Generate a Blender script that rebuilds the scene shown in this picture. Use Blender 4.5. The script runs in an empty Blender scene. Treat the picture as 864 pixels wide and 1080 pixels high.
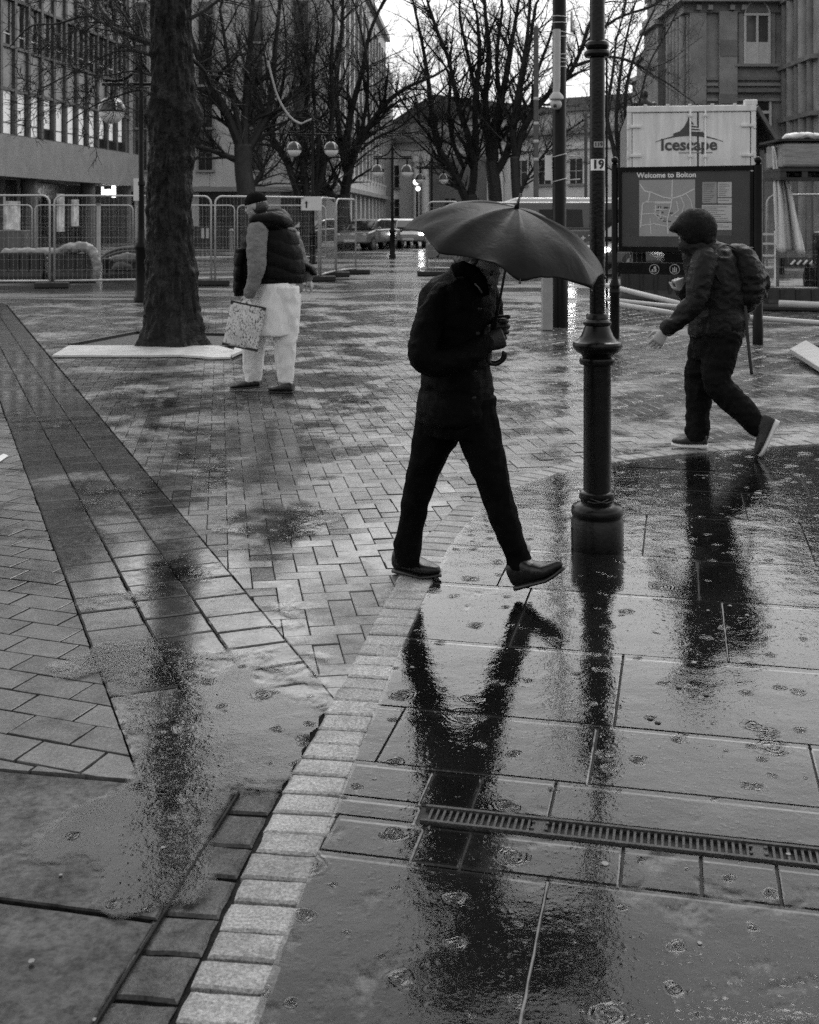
import bpy, bmesh, math, random
from mathutils import Vector, Matrix, noise
random.seed(11)
R = random.random
def U(a, b): return a + (b - a) * R()
SC = bpy.context.scene
COL = SC.collection
F_, CX, HY, EYE = 1260.0, 432.0, 228.0, 1.6
V = Vector
Z = V((0, 0, 1))

def P(px, py, d):            # pixel + distance -> world point
    return V(((px - CX) * d / F_, d, EYE - (py - HY) * d / F_))
def G(px, py):               # pixel on the ground -> world point
    d = EYE * F_ / (py - HY)
    return V(((px - CX) * d / F_, d, 0.0))
def GX(px, d): return V(((px - CX) * d / F_, d, 0.0))
def on_plane(px, py, A, B):  # where the sight line meets the vertical plane through A and B
    k = (px - CX) / F_
    dx, dy = B.x - A.x, B.y - A.y
    t = (k * A.y - A.x) / (dx - k * dy)
    d = A.y + t * dy
    return P(px, py, d)

# ------------------------------------------------------------------ objects
OFF = {}
def tag(o, label=None, cat=None, group=None, kind=None):
    if label: o['label'] = label
    if cat: o['category'] = cat
    if group: o['group'] = group
    if kind: o['kind'] = kind
    return o
def thing(name, label, cat, loc=(0, 0, 0), group=None):
    o = bpy.data.objects.new(name, None); COL.objects.link(o)
    o.location = loc; o.empty_display_size = 0.1
    OFF[o.name] = V(loc)
    return tag(o, label, cat, group)
def link(name, me, mat, parent=None):
    o = bpy.data.objects.new(name, me); COL.objects.link(o)
    if mat is not None:
        me.materials.clear(); me.materials.append(mat)
    off = V((0, 0, 0))
    if parent is not None:
        off = OFF.get(parent.name, V((0, 0, 0)))
        o.parent = parent
        if off.length > 0: me.transform(Matrix.Translation(-off))
    OFF[o.name] = off
    return o
def copy_tree(o, parent=None):
    c = o.copy(); COL.objects.link(c)
    if parent is not None: c.parent = parent
    for ch in list(o.children): copy_tree(ch, c)
    return c

class MB:
    def __init__(s): s.v = []; s.f = []; s.t = []; s.tone = 0.5
    def add(s, vs, fs):
        n = len(s.v); s.v += [tuple(v) for v in vs]
        s.f += [tuple(i + n for i in f) for f in fs]; s.t += [s.tone] * len(fs)
        return s
    def box(s, c, size, rz=0.0, M=None):
        hx, hy, hz = size[0] / 2, size[1] / 2, size[2] / 2
        if M is None: M = Matrix.Rotation(rz, 3, 'Z')
        vs = [V(c) + M @ V((x, y, z)) for x in (-hx, hx) for y in (-hy, hy) for z in (-hz, hz)]
        return s.add(vs, [(0, 1, 3, 2), (4, 6, 7, 5), (0, 4, 5, 1), (2, 3, 7, 6), (0, 2, 6, 4), (1, 5, 7, 3)])
    def bar(s, a, b, w, h, up=Z):      # box along a->b
        a, b = V(a), V(b); t = (b - a); L = t.length; t.normalize()
        sd = t.cross(up)
        if sd.length < 1e-4: sd = t.cross(V((1, 0, 0)))
        sd.normalize(); u = sd.cross(t).normalized()
        M = Matrix((t, sd, u)).transposed()
        return s.box((a + b) / 2, (L, w, h), M=M)
    def slab(s, A, B, z0, z1, th, out=0.0):   # vertical slab on the line A-B, th thick, front 'out' towards the viewer side
        d = V((B.x - A.x, B.y - A.y, 0)).normalized(); n = V((d.y, -d.x, 0))
        a, b = V((A.x, A.y, 0)), V((B.x, B.y, 0))
        p = [a + n * out, b + n * out, b + n * (out - th), a + n * (out - th)]
        vs = [q + Z * z0 for q in p] + [q + Z * z1 for q in p]
        return s.add(vs, [(0, 3, 2, 1), (4, 5, 6, 7), (0, 1, 5, 4), (1, 2, 6, 5), (2, 3, 7, 6), (3, 0, 4, 7)])
    def loft(s, rings, cap=True):
        n = len(rings[0]); vs = [p for r in rings for p in r]; fs = []
        for k in range(len(rings) - 1):
            for i in range(n):
                j = (i + 1) % n
                fs.append((k * n + i, k * n + j, (k + 1) * n + j, (k + 1) * n + i))
        if cap:
            fs.append(tuple(range(n - 1, -1, -1)))
            m = (len(rings) - 1) * n; fs.append(tuple(range(m, m + n)))
        return s.add(vs, fs)
    def tube(s, pts, rad, n=6, cap=True, side=None):
        pts = [V(p) for p in pts]
        if not isinstance(rad, (list, tuple)): rad = [rad] * len(pts)
        rings = []; ref = None
        for i, p in enumerate(pts):
            t = (pts[min(i + 1, len(pts) - 1)] - pts[max(i - 1, 0)])
            if t.length < 1e-9: t = V((0, 0, 1))
            t.normalize()
            if ref is None:
                ref = V(side) if side else (V((1, 0, 0)) if abs(t.x) < 0.8 else V((0, 1, 0)))
            u = ref - t * ref.dot(t)
            if u.length < 1e-6: u = t.orthogonal()
            u.normalize(); w = t.cross(u); ref = u
            r = rad[i]; a, b = (r if isinstance(r, tuple) else (r, r))
            rings.append([p + u * (a * math.cos(2 * math.pi * k / n)) + w * (b * math.sin(2 * math.pi * k / n)) for k in range(n)])
        return s.loft(rings, cap)
    def lathe(s, prof, c, n=32):       # prof: list of (r, z)
        c = V(c)
        rings = [[c + V((r * math.cos(2 * math.pi * k / n), r * math.sin(2 * math.pi * k / n), z)) for k in range(n)] for r, z in prof]
        return s.loft(rings)
    def ball(s, c, r, n=14, m=9, sc=(1, 1, 1)):
        rings = []
        for i in range(m + 1):
            a = math.pi * (i / m) ; rr = max(1e-4, math.sin(a))
            rings.append([V(c) + V((r * sc[0] * rr * math.cos(2 * math.pi * k / n), r * sc[1] * rr * math.sin(2 * math.pi * k / n), -r * sc[2] * math.cos(a))) for k in range(n)])
        return s.loft(rings)
    def poly_prism(s, pts, off):       # pts: planar loop, off: extrusion vector
        n = len(pts); off = V(off)
        vs = [V(p) for p in pts] + [V(p) + off for p in pts]
        fs = [tuple(range(n - 1, -1, -1)), tuple(range(n, 2 * n))]
        fs += [(i, (i + 1) % n, (i + 1) % n + n, i + n) for i in range(n)]
        return s.add(vs, fs)
    def mesh(s, name, smooth=False, tones=False):
        me = bpy.data.meshes.new(name); me.from_pydata(s.v, [], s.f)
        if smooth is not False:
            me.polygons.foreach_set('use_smooth', [True] * len(me.polygons))
            if smooth is not True: 
                try: me.set_sharp_from_angle(angle=smooth)
                except Exception: pass
        if tones:
            a = me.attributes.new('tone', 'FLOAT', 'FACE'); a.data.foreach_set('value', s.t)
        return me
    def fixn(s, me):
        bm = bmesh.new(); bm.from_mesh(me); bmesh.ops.recalc_face_normals(bm, faces=bm.faces); bm.to_mesh(me); bm.free()
    def build(s, name, mat, parent=None, smooth=False, tones=False):
        me = s.mesh(name, smooth, tones)
        s.fixn(me)
        if smooth is not False and smooth is not True:
            me.set_sharp_from_angle(angle=smooth)
        return link(name, me, mat, parent)
SM = math.radians(40)

def remeshed(mb, name, voxel, smooth_it=2, fold=None):
    me = mb.mesh(name); mb.fixn(me)
    o = bpy.data.objects.new('tmp_' + name, me); COL.objects.link(o)
    m = o.modifiers.new('r', 'REMESH'); m.mode = 'VOXEL'; m.voxel_size = voxel; m.use_smooth_shade = True
    if smooth_it:
        k = o.modifiers.new('s', 'SMOOTH'); k.iterations = smooth_it; k.factor = 0.5
    dg = bpy.context.evaluated_depsgraph_get(); dg.update()
    out = bpy.data.meshes.new_from_object(o.evaluated_get(dg), depsgraph=dg)
    bpy.data.objects.remove(o); bpy.data.meshes.remove(me)
    if fold:
        ns = [v.normal.copy() for v in out.vertices]
        for v, n in zip(out.vertices, ns): v.co = v.co + n * fold(v.co)
    out.polygons.foreach_set('use_smooth', [True] * len(out.polygons))
    return out

# ------------------------------------------------------------------ materials (all neutral grey: black-and-white photograph)
def nodes(name):
    m = bpy.data.materials.new(name); m.use_nodes = True
    nt = m.node_tree; b = nt.nodes['Principled BSDF']
    return m, nt, b
def N(nt, typ, **kw):
    n = nt.nodes.new(typ)
    for k, v in kw.items():
        if k.startswith('i_'): n.inputs[k[2:].replace('_', ' ')].default_value = v
        else: setattr(n, k, v)
    return n
def ramp(nt, src, stops):
    r = nt.nodes.new('ShaderNodeValToRGB'); e = r.color_ramp.elements
    while len(e) < len(stops): e.new(0.5)
    for el, (p, c) in zip(e, stops): el.position = p; el.color = (c, c, c, 1)
    nt.links.new(src, r.inputs['Fac']); return r.outputs['Color']
def math_(nt, op, a, b=None, clamp=False):
    n = nt.nodes.new('ShaderNodeMath'); n.operation = op; n.use_clamp = clamp
    for i, x in enumerate((a, b)):
        if x is None: continue
        if isinstance(x, (int, float)): n.inputs[i].default_value = x
        else: nt.links.new(x, n.inputs[i])
    return n.outputs[0]
def noise_(nt, scale, detail=4, rough=0.6, dist=0.0, vec=None, sc=None):
    n = N(nt, 'ShaderNodeTexNoise'); n.inputs['Scale'].default_value = scale
    n.inputs['Detail'].default_value = detail; n.inputs['Roughness'].default_value = rough; n.inputs['Distortion'].default_value = dist
    if vec is None:
        tc = N(nt, 'ShaderNodeTexCoord'); vec = tc.outputs['Object']
    if sc:
        mp = N(nt, 'ShaderNodeMapping'); mp.inputs['Scale'].default_value = sc
        nt.links.new(vec, mp.inputs['Vector']); vec = mp.outputs['Vector']
    nt.links.new(vec, n.inputs['Vector']); return n.outputs['Fac']
MATS = {}
def mat(name, base=0.2, rough=0.5, var=0.25, vscale=6.0, bump=0.0, bscale=60.0, metal=0.0, spec=0.5, emit=0.0, stretch=None, rvar=0.15, coat=0.0):
    if name in MATS: return MATS[name]
    m, nt, b = nodes(name)
    f = noise_(nt, vscale, 6, 0.65, sc=stretch)
    c = ramp(nt, f, [(0.25, base * (1 - var)), (0.75, min(1, base * (1 + var)))])
    nt.links.new(c, b.inputs['Base Color'])
    r = ramp(nt, noise_(nt, vscale * 2.3, 4), [(0.3, max(0.02, rough - rvar)), (0.7, min(1, rough + rvar))])
    nt.links.new(r, b.inputs['Roughness'])
    b.inputs['Metallic'].default_value = metal; b.inputs['Specular IOR Level'].default_value = spec
    if coat: b.inputs['Coat Weight'].default_value = coat; b.inputs['Coat Roughness'].default_value = 0.12
    if bump:
        bn = N(nt, 'ShaderNodeBump'); bn.inputs['Strength'].default_value = bump; bn.inputs['Distance'].default_value = 0.02
        nt.links.new(noise_(nt, bscale, 5, 0.6, sc=stretch), bn.inputs['Height']); nt.links.new(bn.outputs['Normal'], b.inputs['Normal'])
    if emit:
        nt.links.new(c, b.inputs['Emission Color']); b.inputs['Emission Strength'].default_value = emit
    MATS[name] = m; return m
# ------------------------------------------------------------------ paving
def clip(poly, p, n):        # keep the side where (q-p).n >= 0
    out = []
    for i in range(len(poly)):
        a, b = poly[i], poly[(i + 1) % len(poly)]
        da, db = (a[0] - p[0]) * n[0] + (a[1] - p[1]) * n[1], (b[0] - p[0]) * n[0] + (b[1] - p[1]) * n[1]
        if da >= 0: out.append(a)
        if (da >= 0) != (db >= 0):
            t = da / (da - db); out.append((a[0] + (b[0] - a[0]) * t, a[1] + (b[1] - a[1]) * t))
    return out
def area(poly):
    return 0.5 * sum(poly[i][0] * poly[(i + 1) % len(poly)][1] - poly[(i + 1) % len(poly)][0] * poly[i][1] for i in range(len(poly)))
def inset(poly, k):
    if area(poly) < 0: poly = poly[::-1]
    out = poly
    for i in range(len(poly)):
        a, b = poly[i], poly[(i + 1) % len(poly)]
        dx, dy = b[0] - a[0], b[1] - a[1]; L = math.hypot(dx, dy)
        if L < 1e-6: continue
        n = (-dy / L, dx / L)
        out = clip(out, (a[0] + n[0] * k, a[1] + n[1] * k), n)
        if len(out) < 3: return []
    return out
def dedupe(poly, e=0.004):
    out = []
    for p in poly:
        if not out or math.hypot(p[0] - out[-1][0], p[1] - out[-1][1]) > e: out.append(p)
    if len(out) > 1 and math.hypot(out[0][0] - out[-1][0], out[0][1] - out[-1][1]) <= e: out.pop()
    return out
def relief(x, y): return 0.0022 * noise.noise(V((x * 0.5, y * 0.5, 3.1))) + 0.0012 * noise.noise(V((x * 2.2, y * 2.2, 7.7)))
def tile(mb, poly, joint, z=0.0, bev=0.006, tilt=0.006, hj=0.002, wob=0.0, tone=None, depth=0.035):
    poly = dedupe(poly)
    if len(poly) < 3: return
    o = inset(poly, joint / 2)
    if len(o) < 3 or abs(area(o)) < 4e-4: return
    o = dedupe(o)
    if len(o) < 3: return
    if wob:                 # ragged hand-cut edge
        q = []
        for i in range(len(o)):
            a, b = o[i], o[(i + 1) % len(o)]
            L = math.hypot(b[0] - a[0], b[1] - a[1]); k = max(1, int(L / 0.035))
            for j in range(k):
                t = j / k; q.append((a[0] + (b[0] - a[0]) * t + U(-wob, wob), a[1] + (b[1] - a[1]) * t + U(-wob, wob)))
        o = q
    cx = sum(p[0] for p in o) / len(o); cy = sum(p[1] for p in o) / len(o)
    sz = max(math.hypot(p[0] - cx, p[1] - cy) for p in o)
    k = max(0.3, 1 - bev * 1.5 / sz)
    tx, ty, h = U(-tilt, tilt), U(-tilt, tilt), U(-hj, hj) + z + relief(cx, cy)
    def zz(p): return h + tx * (p[0] - cx) + ty * (p[1] - cy)
    n = len(o)
    inn = [(cx + (p[0] - cx) * k, cy + (p[1] - cy) * k) for p in o]
    vs = [(p[0], p[1], zz(p)) for p in inn] + [(p[0], p[1], zz(p) - bev * 0.7) for p in o] + [(p[0], p[1], z - depth) for p in o]
    fs = [tuple(range(n))]
    for i in range(n):
        j = (i + 1) % n
        fs.append((i, i + n, j + n, j)); fs.append((i + n, i + 2 * n, j + 2 * n, j + n))
    mb.tone = R() if tone is None else tone
    mb.add(vs, fs)
def frame(ang): 
    c, s = math.cos(math.radians(ang)), math.sin(math.radians(ang))
    return lambda x, y, o=(0, 0): (o[0] + x * c - y * s, o[1] + x * s + y * c)
def visible(x, y, pad=0.35, far=24):
    return 1.3 < y < far and abs(x) < 0.343 * y * 1.05 + pad + 0.9

# main lines, all in metres on the ground
bL0, bL1 = G(45, 545), G(145, 815)
bR0, bR1 = G(190, 540), G(345, 726)
def line(a, b): 
    d = V((b.x - a.x, b.y - a.y)).normalized(); return (a.x, a.y), (-d.y, d.x)   # normal to the left of a->b
pL, nL = line(bL1, bL0)      # going away: left normal points to -x
pR, nR = line(bR1, bR0)
# curve of granite setts (centre line)
CV = [(-.53, 1.2), (-.46, 1.75), (-.398, 2.25)] + [(G(x, y).x, G(x, y).y) for x, y in ((243, 1045), (302, 900), (356, 780), (401, 690), (438, 612), (470, 563), (508, 527), (560, 503), (640, 486), (750, 474), (870, 466), (1000, 462))]
def catmull(pts, n=10):
    out = []
    for i in range(len(pts) - 1):
        p0, p1, p2, p3 = pts[max(i - 1, 0)], pts[i], pts[i + 1], pts[min(i + 2, len(pts) - 1)]
        for k in range(n):
            t = k / n
            out.append(tuple(0.5 * ((2 * p1[j]) + (-p0[j] + p2[j]) * t + (2 * p0[j] - 5 * p1[j] + 4 * p2[j] - p3[j]) * t * t + (-p0[j] + 3 * p1[j] - 3 * p2[j] + p3[j]) * t ** 3) for j in range(len(p1))))
    out.append(tuple(pts[-1])); return out
CVF = catmull(CV, 12)
def curve_side(x, y):        # signed distance to the sett line, positive on the right (slab) side
    best = 1e9; s = 0
    for i in range(0, len(CVF) - 1):
        a, b = CVF[i], CVF[i + 1]
        dx, dy = b[0] - a[0], b[1] - a[1]; L2 = dx * dx + dy * dy
        if L2 < 1e-9: continue
        t = max(0, min(1, ((x - a[0]) * dx + (y - a[1]) * dy) / L2))
        q = math.hypot(x - a[0] - dx * t, y - a[1] - dy * t)
        if q < best: best = q; s = 1 if (dy * (x - a[0]) - dx * (y - a[1])) > 0 else -1
    return s * best
SW = 0.088                   # half width of the sett row

def wet_stone(name, base, speck=0.3, tonevar=0.5, dry=0.42, wet=0.13, wbias=0.0, bump=0.35, coarse=90.0, mott=.22, spec=.6):
    m, nt, b = nodes(name)
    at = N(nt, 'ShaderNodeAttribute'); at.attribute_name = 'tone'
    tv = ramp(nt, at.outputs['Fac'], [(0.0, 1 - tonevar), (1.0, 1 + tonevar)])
    sp = ramp(nt, noise_(nt, coarse, 6, 0.75), [(0.33, 1 - speck), (0.5, 1.0), (0.72, 1 + speck * 1.6)])
    md = math_(nt, 'MULTIPLY', ramp(nt, noise_(nt, 2.6, 5, 0.7), [(0.3, 0.72), (0.7, 1.22)]), ramp(nt, noise_(nt, 13, 7, 0.75, .3), [(0.32, 1 - mott), (0.68, 1 + mott)]))
    w = ramp(nt, noise_(nt, 1.15, 7, 0.62, 0.4), [(0.40 - wbias, 0.0), (0.56 - wbias, 1.0)])
    col = math_(nt, 'MULTIPLY', math_(nt, 'MULTIPLY', tv, sp), md)
    col = math_(nt, 'MULTIPLY', col, base)
    nt.links.new(math_(nt, 'MULTIPLY', col, math_(nt, 'SUBTRACT', 1.0, math_(nt, 'MULTIPLY', w, 0.45))), b.inputs['Base Color'])
    rr = N(nt, 'ShaderNodeMapRange'); nt.links.new(w, rr.inputs['Value'])
    rr.inputs['To Min'].default_value = dry; rr.inputs['To Max'].default_value = wet
    rn = math_(nt, 'ADD', rr.outputs[0], math_(nt, 'MULTIPLY', math_(nt, 'SUBTRACT', noise_(nt, 18, 7, 0.75, .3), 0.5), 0.5))
    nt.links.new(math_(nt, 'MAXIMUM', rn, 0.05), b.inputs['Roughness'])
    sv = math_(nt, 'MULTIPLY', ramp(nt, noise_(nt, 6.5, 8, 0.72, .5), [(0.34, .35), (0.5, 1.0), (0.66, 1.35)]), ramp(nt, noise_(nt, coarse * .9, 4, 0.7), [(0.36, .45), (0.62, 1.3)]))
    nt.links.new(math_(nt, 'MULTIPLY', sv, spec), b.inputs['Specular IOR Level'])
    bn = N(nt, 'ShaderNodeBump'); bn.inputs['Distance'].default_value = 0.004
    nt.links.new(math_(nt, 'MULTIPLY', math_(nt, 'SUBTRACT', 1.15, w), bump), bn.inputs['Strength'])
    nt.links.new(noise_(nt, coarse, 6, 0.7), bn.inputs['Height']); nt.links.new(bn.outputs['Normal'], b.inputs['Normal'])
    return m
M_block = wet_stone('concrete_block_paving', 0.09, 0.30, 0.28, 0.46, 0.17, -0.02, 0.5)
M_mid = wet_stone('small_block_paving', 0.145, 0.28, 0.40, 0.45, 0.13, 0.03, 0.4, 110, .32, .7)
M_band = wet_stone('smooth_band_slabs', 0.085, 0.2, 0.3, 0.30, 0.09, 0.10, 0.22)
M_sett = wet_stone('pale_granite_setts', 0.29, 0.65, 0.45, 0.50, 0.36, -0.38, 0.8, 130, .18, .5)
M_dark = wet_stone('dark_granite_blocks', 0.030, 0.5, 0.4, 0.42, 0.20, -0.05, 0.5, 130, .4, .38)
M_slab = wet_stone('wide_wet_flagstones', 0.042, 0.25, 0.22, 0.26, 0.08, 0.10, 0.25, 100)
M_slab2 = wet_stone('worn_foreground_slabs', 0.030, 0.5, 0.2, 0.40, 0.17, 0.02, 1.0, 45, .8, .30)

# the ground sheet under everything: dark grit in the joints near by, block paving pattern farther off
def far_ground():
    m, nt, b = nodes('wet_plaza_ground')
    tc = N(nt, 'ShaderNodeTexCoord')
    br = N(nt, 'ShaderNodeTexBrick'); br.inputs['Scale'].default_value = 1.0
    br.inputs['Brick Width'].default_value = 0.4; br.inputs['Row Height'].default_value = 0.2; br.inputs['Mortar Size'].default_value = 0.012
    br.inputs['Color1'].default_value = (.085,) * 3 + (1,); br.inputs['Color2'].default_value = (.14,) * 3 + (1,); br.inputs['Mortar'].default_value = (.02,) * 3 + (1,)
    nt.links.new(tc.outputs['Object'], br.inputs['Vector'])
    w = ramp(nt, noise_(nt, 0.45, 8, 0.62, 0.5, sc=(0.55, 1.0, 1.0)), [(0.42, 0.0), (0.52, 1.0)])
    mx = N(nt, 'ShaderNodeMix'); mx.data_type = 'RGBA'; mx.blend_type = 'MULTIPLY'
    nt.links.new(w, mx.inputs['Factor']); nt.links.new(br.outputs['Color'], mx.inputs[6]); mx.inputs[7].default_value = (.55, .55, .55, 1)
    geo = N(nt, 'ShaderNodeSeparateXYZ'); nt.links.new(tc.outputs['Object'], geo.inputs[0])
    nt.links.new(mx.outputs[2], b.inputs['Base Color'])
    rr = N(nt, 'ShaderNodeMapRange'); nt.links.new(w, rr.inputs['Value']); rr.inputs['To Min'].default_value = 0.48; rr.inputs['To Max'].default_value = 0.14
    nt.links.new(rr.outputs[0], b.inputs['Roughness'])
    bn = N(nt, 'ShaderNodeBump'); bn.inputs['Distance'].default_value = 0.004; bn.inputs['Strength'].default_value = 0.3
    nt.links.new(noise_(nt, 40, 5), bn.inputs['Height']); nt.links.new(bn.outputs['Normal'], b.inputs['Normal'])
    return m
g = MB(); g.add([(-700, 21.6, -.004), (700, 21.6, -.004), (700, 900, -.004), (-700, 900, -.004)], [(0, 1, 2, 3)])
tag(g.build('ground', far_ground()), kind='structure')
g = MB(); g.add([(-700, -200, -.016), (700, -200, -.016), (700, 21.8, -.016), (-700, 21.8, -.016)], [(0, 1, 2, 3)])
tag(g.build('ground_bed', mat('joint_grit', 0.025, 0.9, 0.5, 40, 0.5, 200, spec=.04)), kind='structure')

# left: larger blocks in running bond, cut along the band
mb = MB(); fr = frame(-20)
bw, bh = 0.232, 0.145
for r in range(-160, 160):
    sh = (r % 2) * bw * 0.5 + U(-.03, .03)
    for c in range(-120, 120):
        x0, y0 = c * bw + sh, r * bh
        cxy = fr(x0 + bw / 2, y0 + bh / 2)
        if not visible(cxy[0], cxy[1], 0.5, 22): continue
        if (cxy[0] - pL[0]) * nL[0] + (cxy[1] - pL[1]) * nL[1] < -0.25: continue
        q = [fr(x0, y0), fr(x0 + bw, y0), fr(x0 + bw, y0 + bh), fr(x0, y0 + bh)]
        q = clip(q, pL, nL)
        # lower-left slabs begin at this line
        sA, sB = G(-40, 808), G(190, 826)
        q = clip(q, (sA.x, sA.y), (-(sB.y - sA.y), sB.x - sA.x)) if len(q) > 2 else q
        if len(q) > 2: tile(mb, q, 0.008 if R() < .8 else 0.014, hj=0.0016, tilt=0.006, wob=0.0015, bev=0.0015)
tag(mb.build('block_paving', M_block, tones=True), kind='structure')

# band of smooth slabs in three columns
mb = MB(); dirv = V((bL0.x - bL1.x, bL0.y - bL1.y)).normalized(); per = V((dirv.y, -dirv.x))
wL = (V((bR1.x, bR1.y)) - V((bL1.x, bL1.y))).dot(per)
cw = wL / 3
for c in range(3):
    t = -0.35 + c * 0.07
    while t < 21:
        ln = U(.18, .27)
        for_ = []
        for (a, bq) in ((t, c * cw), (t, (c + 1) * cw), (t + ln, (c + 1) * cw), (t + ln, c * cw)):
            for_.append((bL1.x + dirv.x * a + per.x * bq, bL1.y + dirv.y * a + per.y * bq))
        t += ln
        for_ = [(p_[0] - dirv.x * e_ * .0035, p_[1] - dirv.y * e_ * .0035) for p_, e_ in zip(for_, (-1, -1, 1, 1))]
        mx_, my_ = for_[0]
        if not visible(mx_, my_, 0.9, 22): continue
        cs_ = curve_side((for_[0][0] + for_[2][0]) / 2, (for_[0][1] + for_[2][1]) / 2)
        if cs_ > -0.1 or (cs_ > -.27 and my_ < 3.45): continue
        if my_ < 4.2:
            ca, cb = G(-260, 790), G(250, 836)
            for_ = clip(for_, (ca.x, ca.y), (-(cb.y - ca.y), cb.x - ca.x))
            if len(for_) < 3: continue
        tile(mb, for_, 0.005 if R() < .85 else .009, z=0.001, hj=0.002, tilt=0.003, wob=0.0012, bev=0.006)
tag(mb.build('band_paving', M_band, tones=True), kind='structure')

# middle: small blocks in herringbone
mb = MB(); fr = frame(9); a = 0.102
def hb():
    for i in range(-150, 150):
        for j in range(-60, 60):
            # herringbone unit: one lying, one standing block, repeated on a diagonal lattice
            ox, oy = i * a + j * 2 * a, i * a - j * 2 * a
            yield (ox, oy, 2 * a, a)
            yield (ox, oy + a, a, 2 * a)
for x0, y0, w, h in hb():
    cxy = fr(x0 + w / 2, y0 + h / 2, (0, 10))
    if not visible(cxy[0], cxy[1], 0.4, 22): continue
    if (cxy[0] - pR[0]) * nR[0] + (cxy[1] - pR[1]) * nR[1] > 0.15: continue
    s = curve_side(*cxy) if cxy[1] < 10 else -1
    if s > 0.04: continue
    if cxy[1] < 3.3 and cxy[0] < -.62: continue
    q = [fr(x0, y0, (0, 10)), fr(x0 + w, y0, (0, 10)), fr(x0 + w, y0 + h, (0, 10)), fr(x0, y0 + h, (0, 10))]
    q = clip(q, pR, (-nR[0], -nR[1]))
    if len(q) > 2: tile(mb, q, 0.0034, z=-0.006 if s > -.25 else -0.003, hj=0.002, tilt=0.018, bev=0.003, depth=0.026)
tag(mb.build('herringbone_paving', M_mid, tones=True), kind='structure')

# granite setts along the curve, two rows where it swings round
mb = MB(); acc = 0.0; i = 0
def along(s):
    k = 0; L = 0
    while k < len(CVF) - 1:
        a_, b_ = CVF[k], CVF[k + 1]; l = math.hypot(b_[0] - a_[0], b_[1] - a_[1])
        if L + l >= s: 
            t = (s - L) / l; d = ((b_[0] - a_[0]) / l, (b_[1] - a_[1]) / l)
            return (a_[0] + (b_[0] - a_[0]) * t, a_[1] + (b_[1] - a_[1]) * t), d
        L += l; k += 1
    return None
s = 0.0
while True:
    ln = U(.098, .118)
    A_, B_ = along(s), along(s + ln); s += ln
    if A_ is None or B_ is None: break
    (p0, d0), (p1, d1) = A_, B_
    w0 = SW + U(-.006, .006); sk = U(-.006, .006)
    q = [(p0[0] - d0[1] * w0, p0[1] + d0[0] * w0), (p1[0] - d1[1] * w0, p1[1] + d1[0] * w0), (p1[0] + d1[1] * w0, p1[1] - d1[0] * w0), (p0[0] + d0[1] * w0, p0[1] - d0[0] * w0)]
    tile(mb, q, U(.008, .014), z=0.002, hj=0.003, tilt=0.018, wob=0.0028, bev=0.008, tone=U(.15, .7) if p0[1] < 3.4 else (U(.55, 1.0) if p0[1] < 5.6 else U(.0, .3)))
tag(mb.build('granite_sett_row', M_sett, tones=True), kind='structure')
# dark square blocks left of the setts near the camera, and behind the row
mb = MB(); s = 0.3
while True:
    ln = U(.14, .17); A_, B_ = along(s), along(s + ln); s += ln
    if A_ is None or B_ is None: break
    (p0, d0), (p1, d1) = A_, B_
    if p1[1] > 3.56: break
    w0, w1 = SW + .004, SW + .165
    q = [(p0[0] - d0[1] * w0, p0[1] + d0[0] * w0), (p1[0] - d1[1] * w0, p1[1] + d1[0] * w0), (p1[0] - d1[1] * w1, p1[1] + d1[0] * w1), (p0[0] - d0[1] * w1, p0[1] + d0[0] * w1)]
    tile(mb, q, U(.008, .013), z=-0.003, hj=0.003, tilt=0.012, wob=0.003, bev=0.008)
tag(mb.build('dark_block_row', M_dark, tones=True), kind='structure')

# slabs lower left
mb = MB()
c1, c2, c3, c4 = G(-260, 790), G(250, 836), G(96, 1084), G(-300, 1084)
m1, m2 = G(-260, 915), G(167, 971)
tile(mb, [(p.x, p.y) for p in (m1, m2, c2, c1)], 0.01, z=0.003, hj=0, tilt=0.001, wob=0.0012, bev=0.006, tone=.55)
e2 = c3 + (c3 - c2) * 0.6
e1 = V((c4.x, 1.5, 0))
tile(mb, [(p.x, p.y) for p in (e1, e2, m2, m1)], 0.012, z=0.001, hj=0, tilt=0.001, wob=0.0012, bev=0.006, tone=.35)
tag(mb.build('foreground_slabs', M_slab2, tones=True), kind='structure')
# raised metal edging along their right side
mb = MB(); dd = (c3 - c2).normalized(); pp = V((-dd.y, dd.x, 0)) * -1
mb.bar(c2 + pp * -0.006 + Z * 0.0, c2 + dd * 1.6 + pp * -0.006, 0.006, 0.012)
tag(mb.build('edging_strip', mat('dark_edging_steel', 0.012, 0.6, 0.4, 20, spec=.1)), kind='structure')

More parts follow.
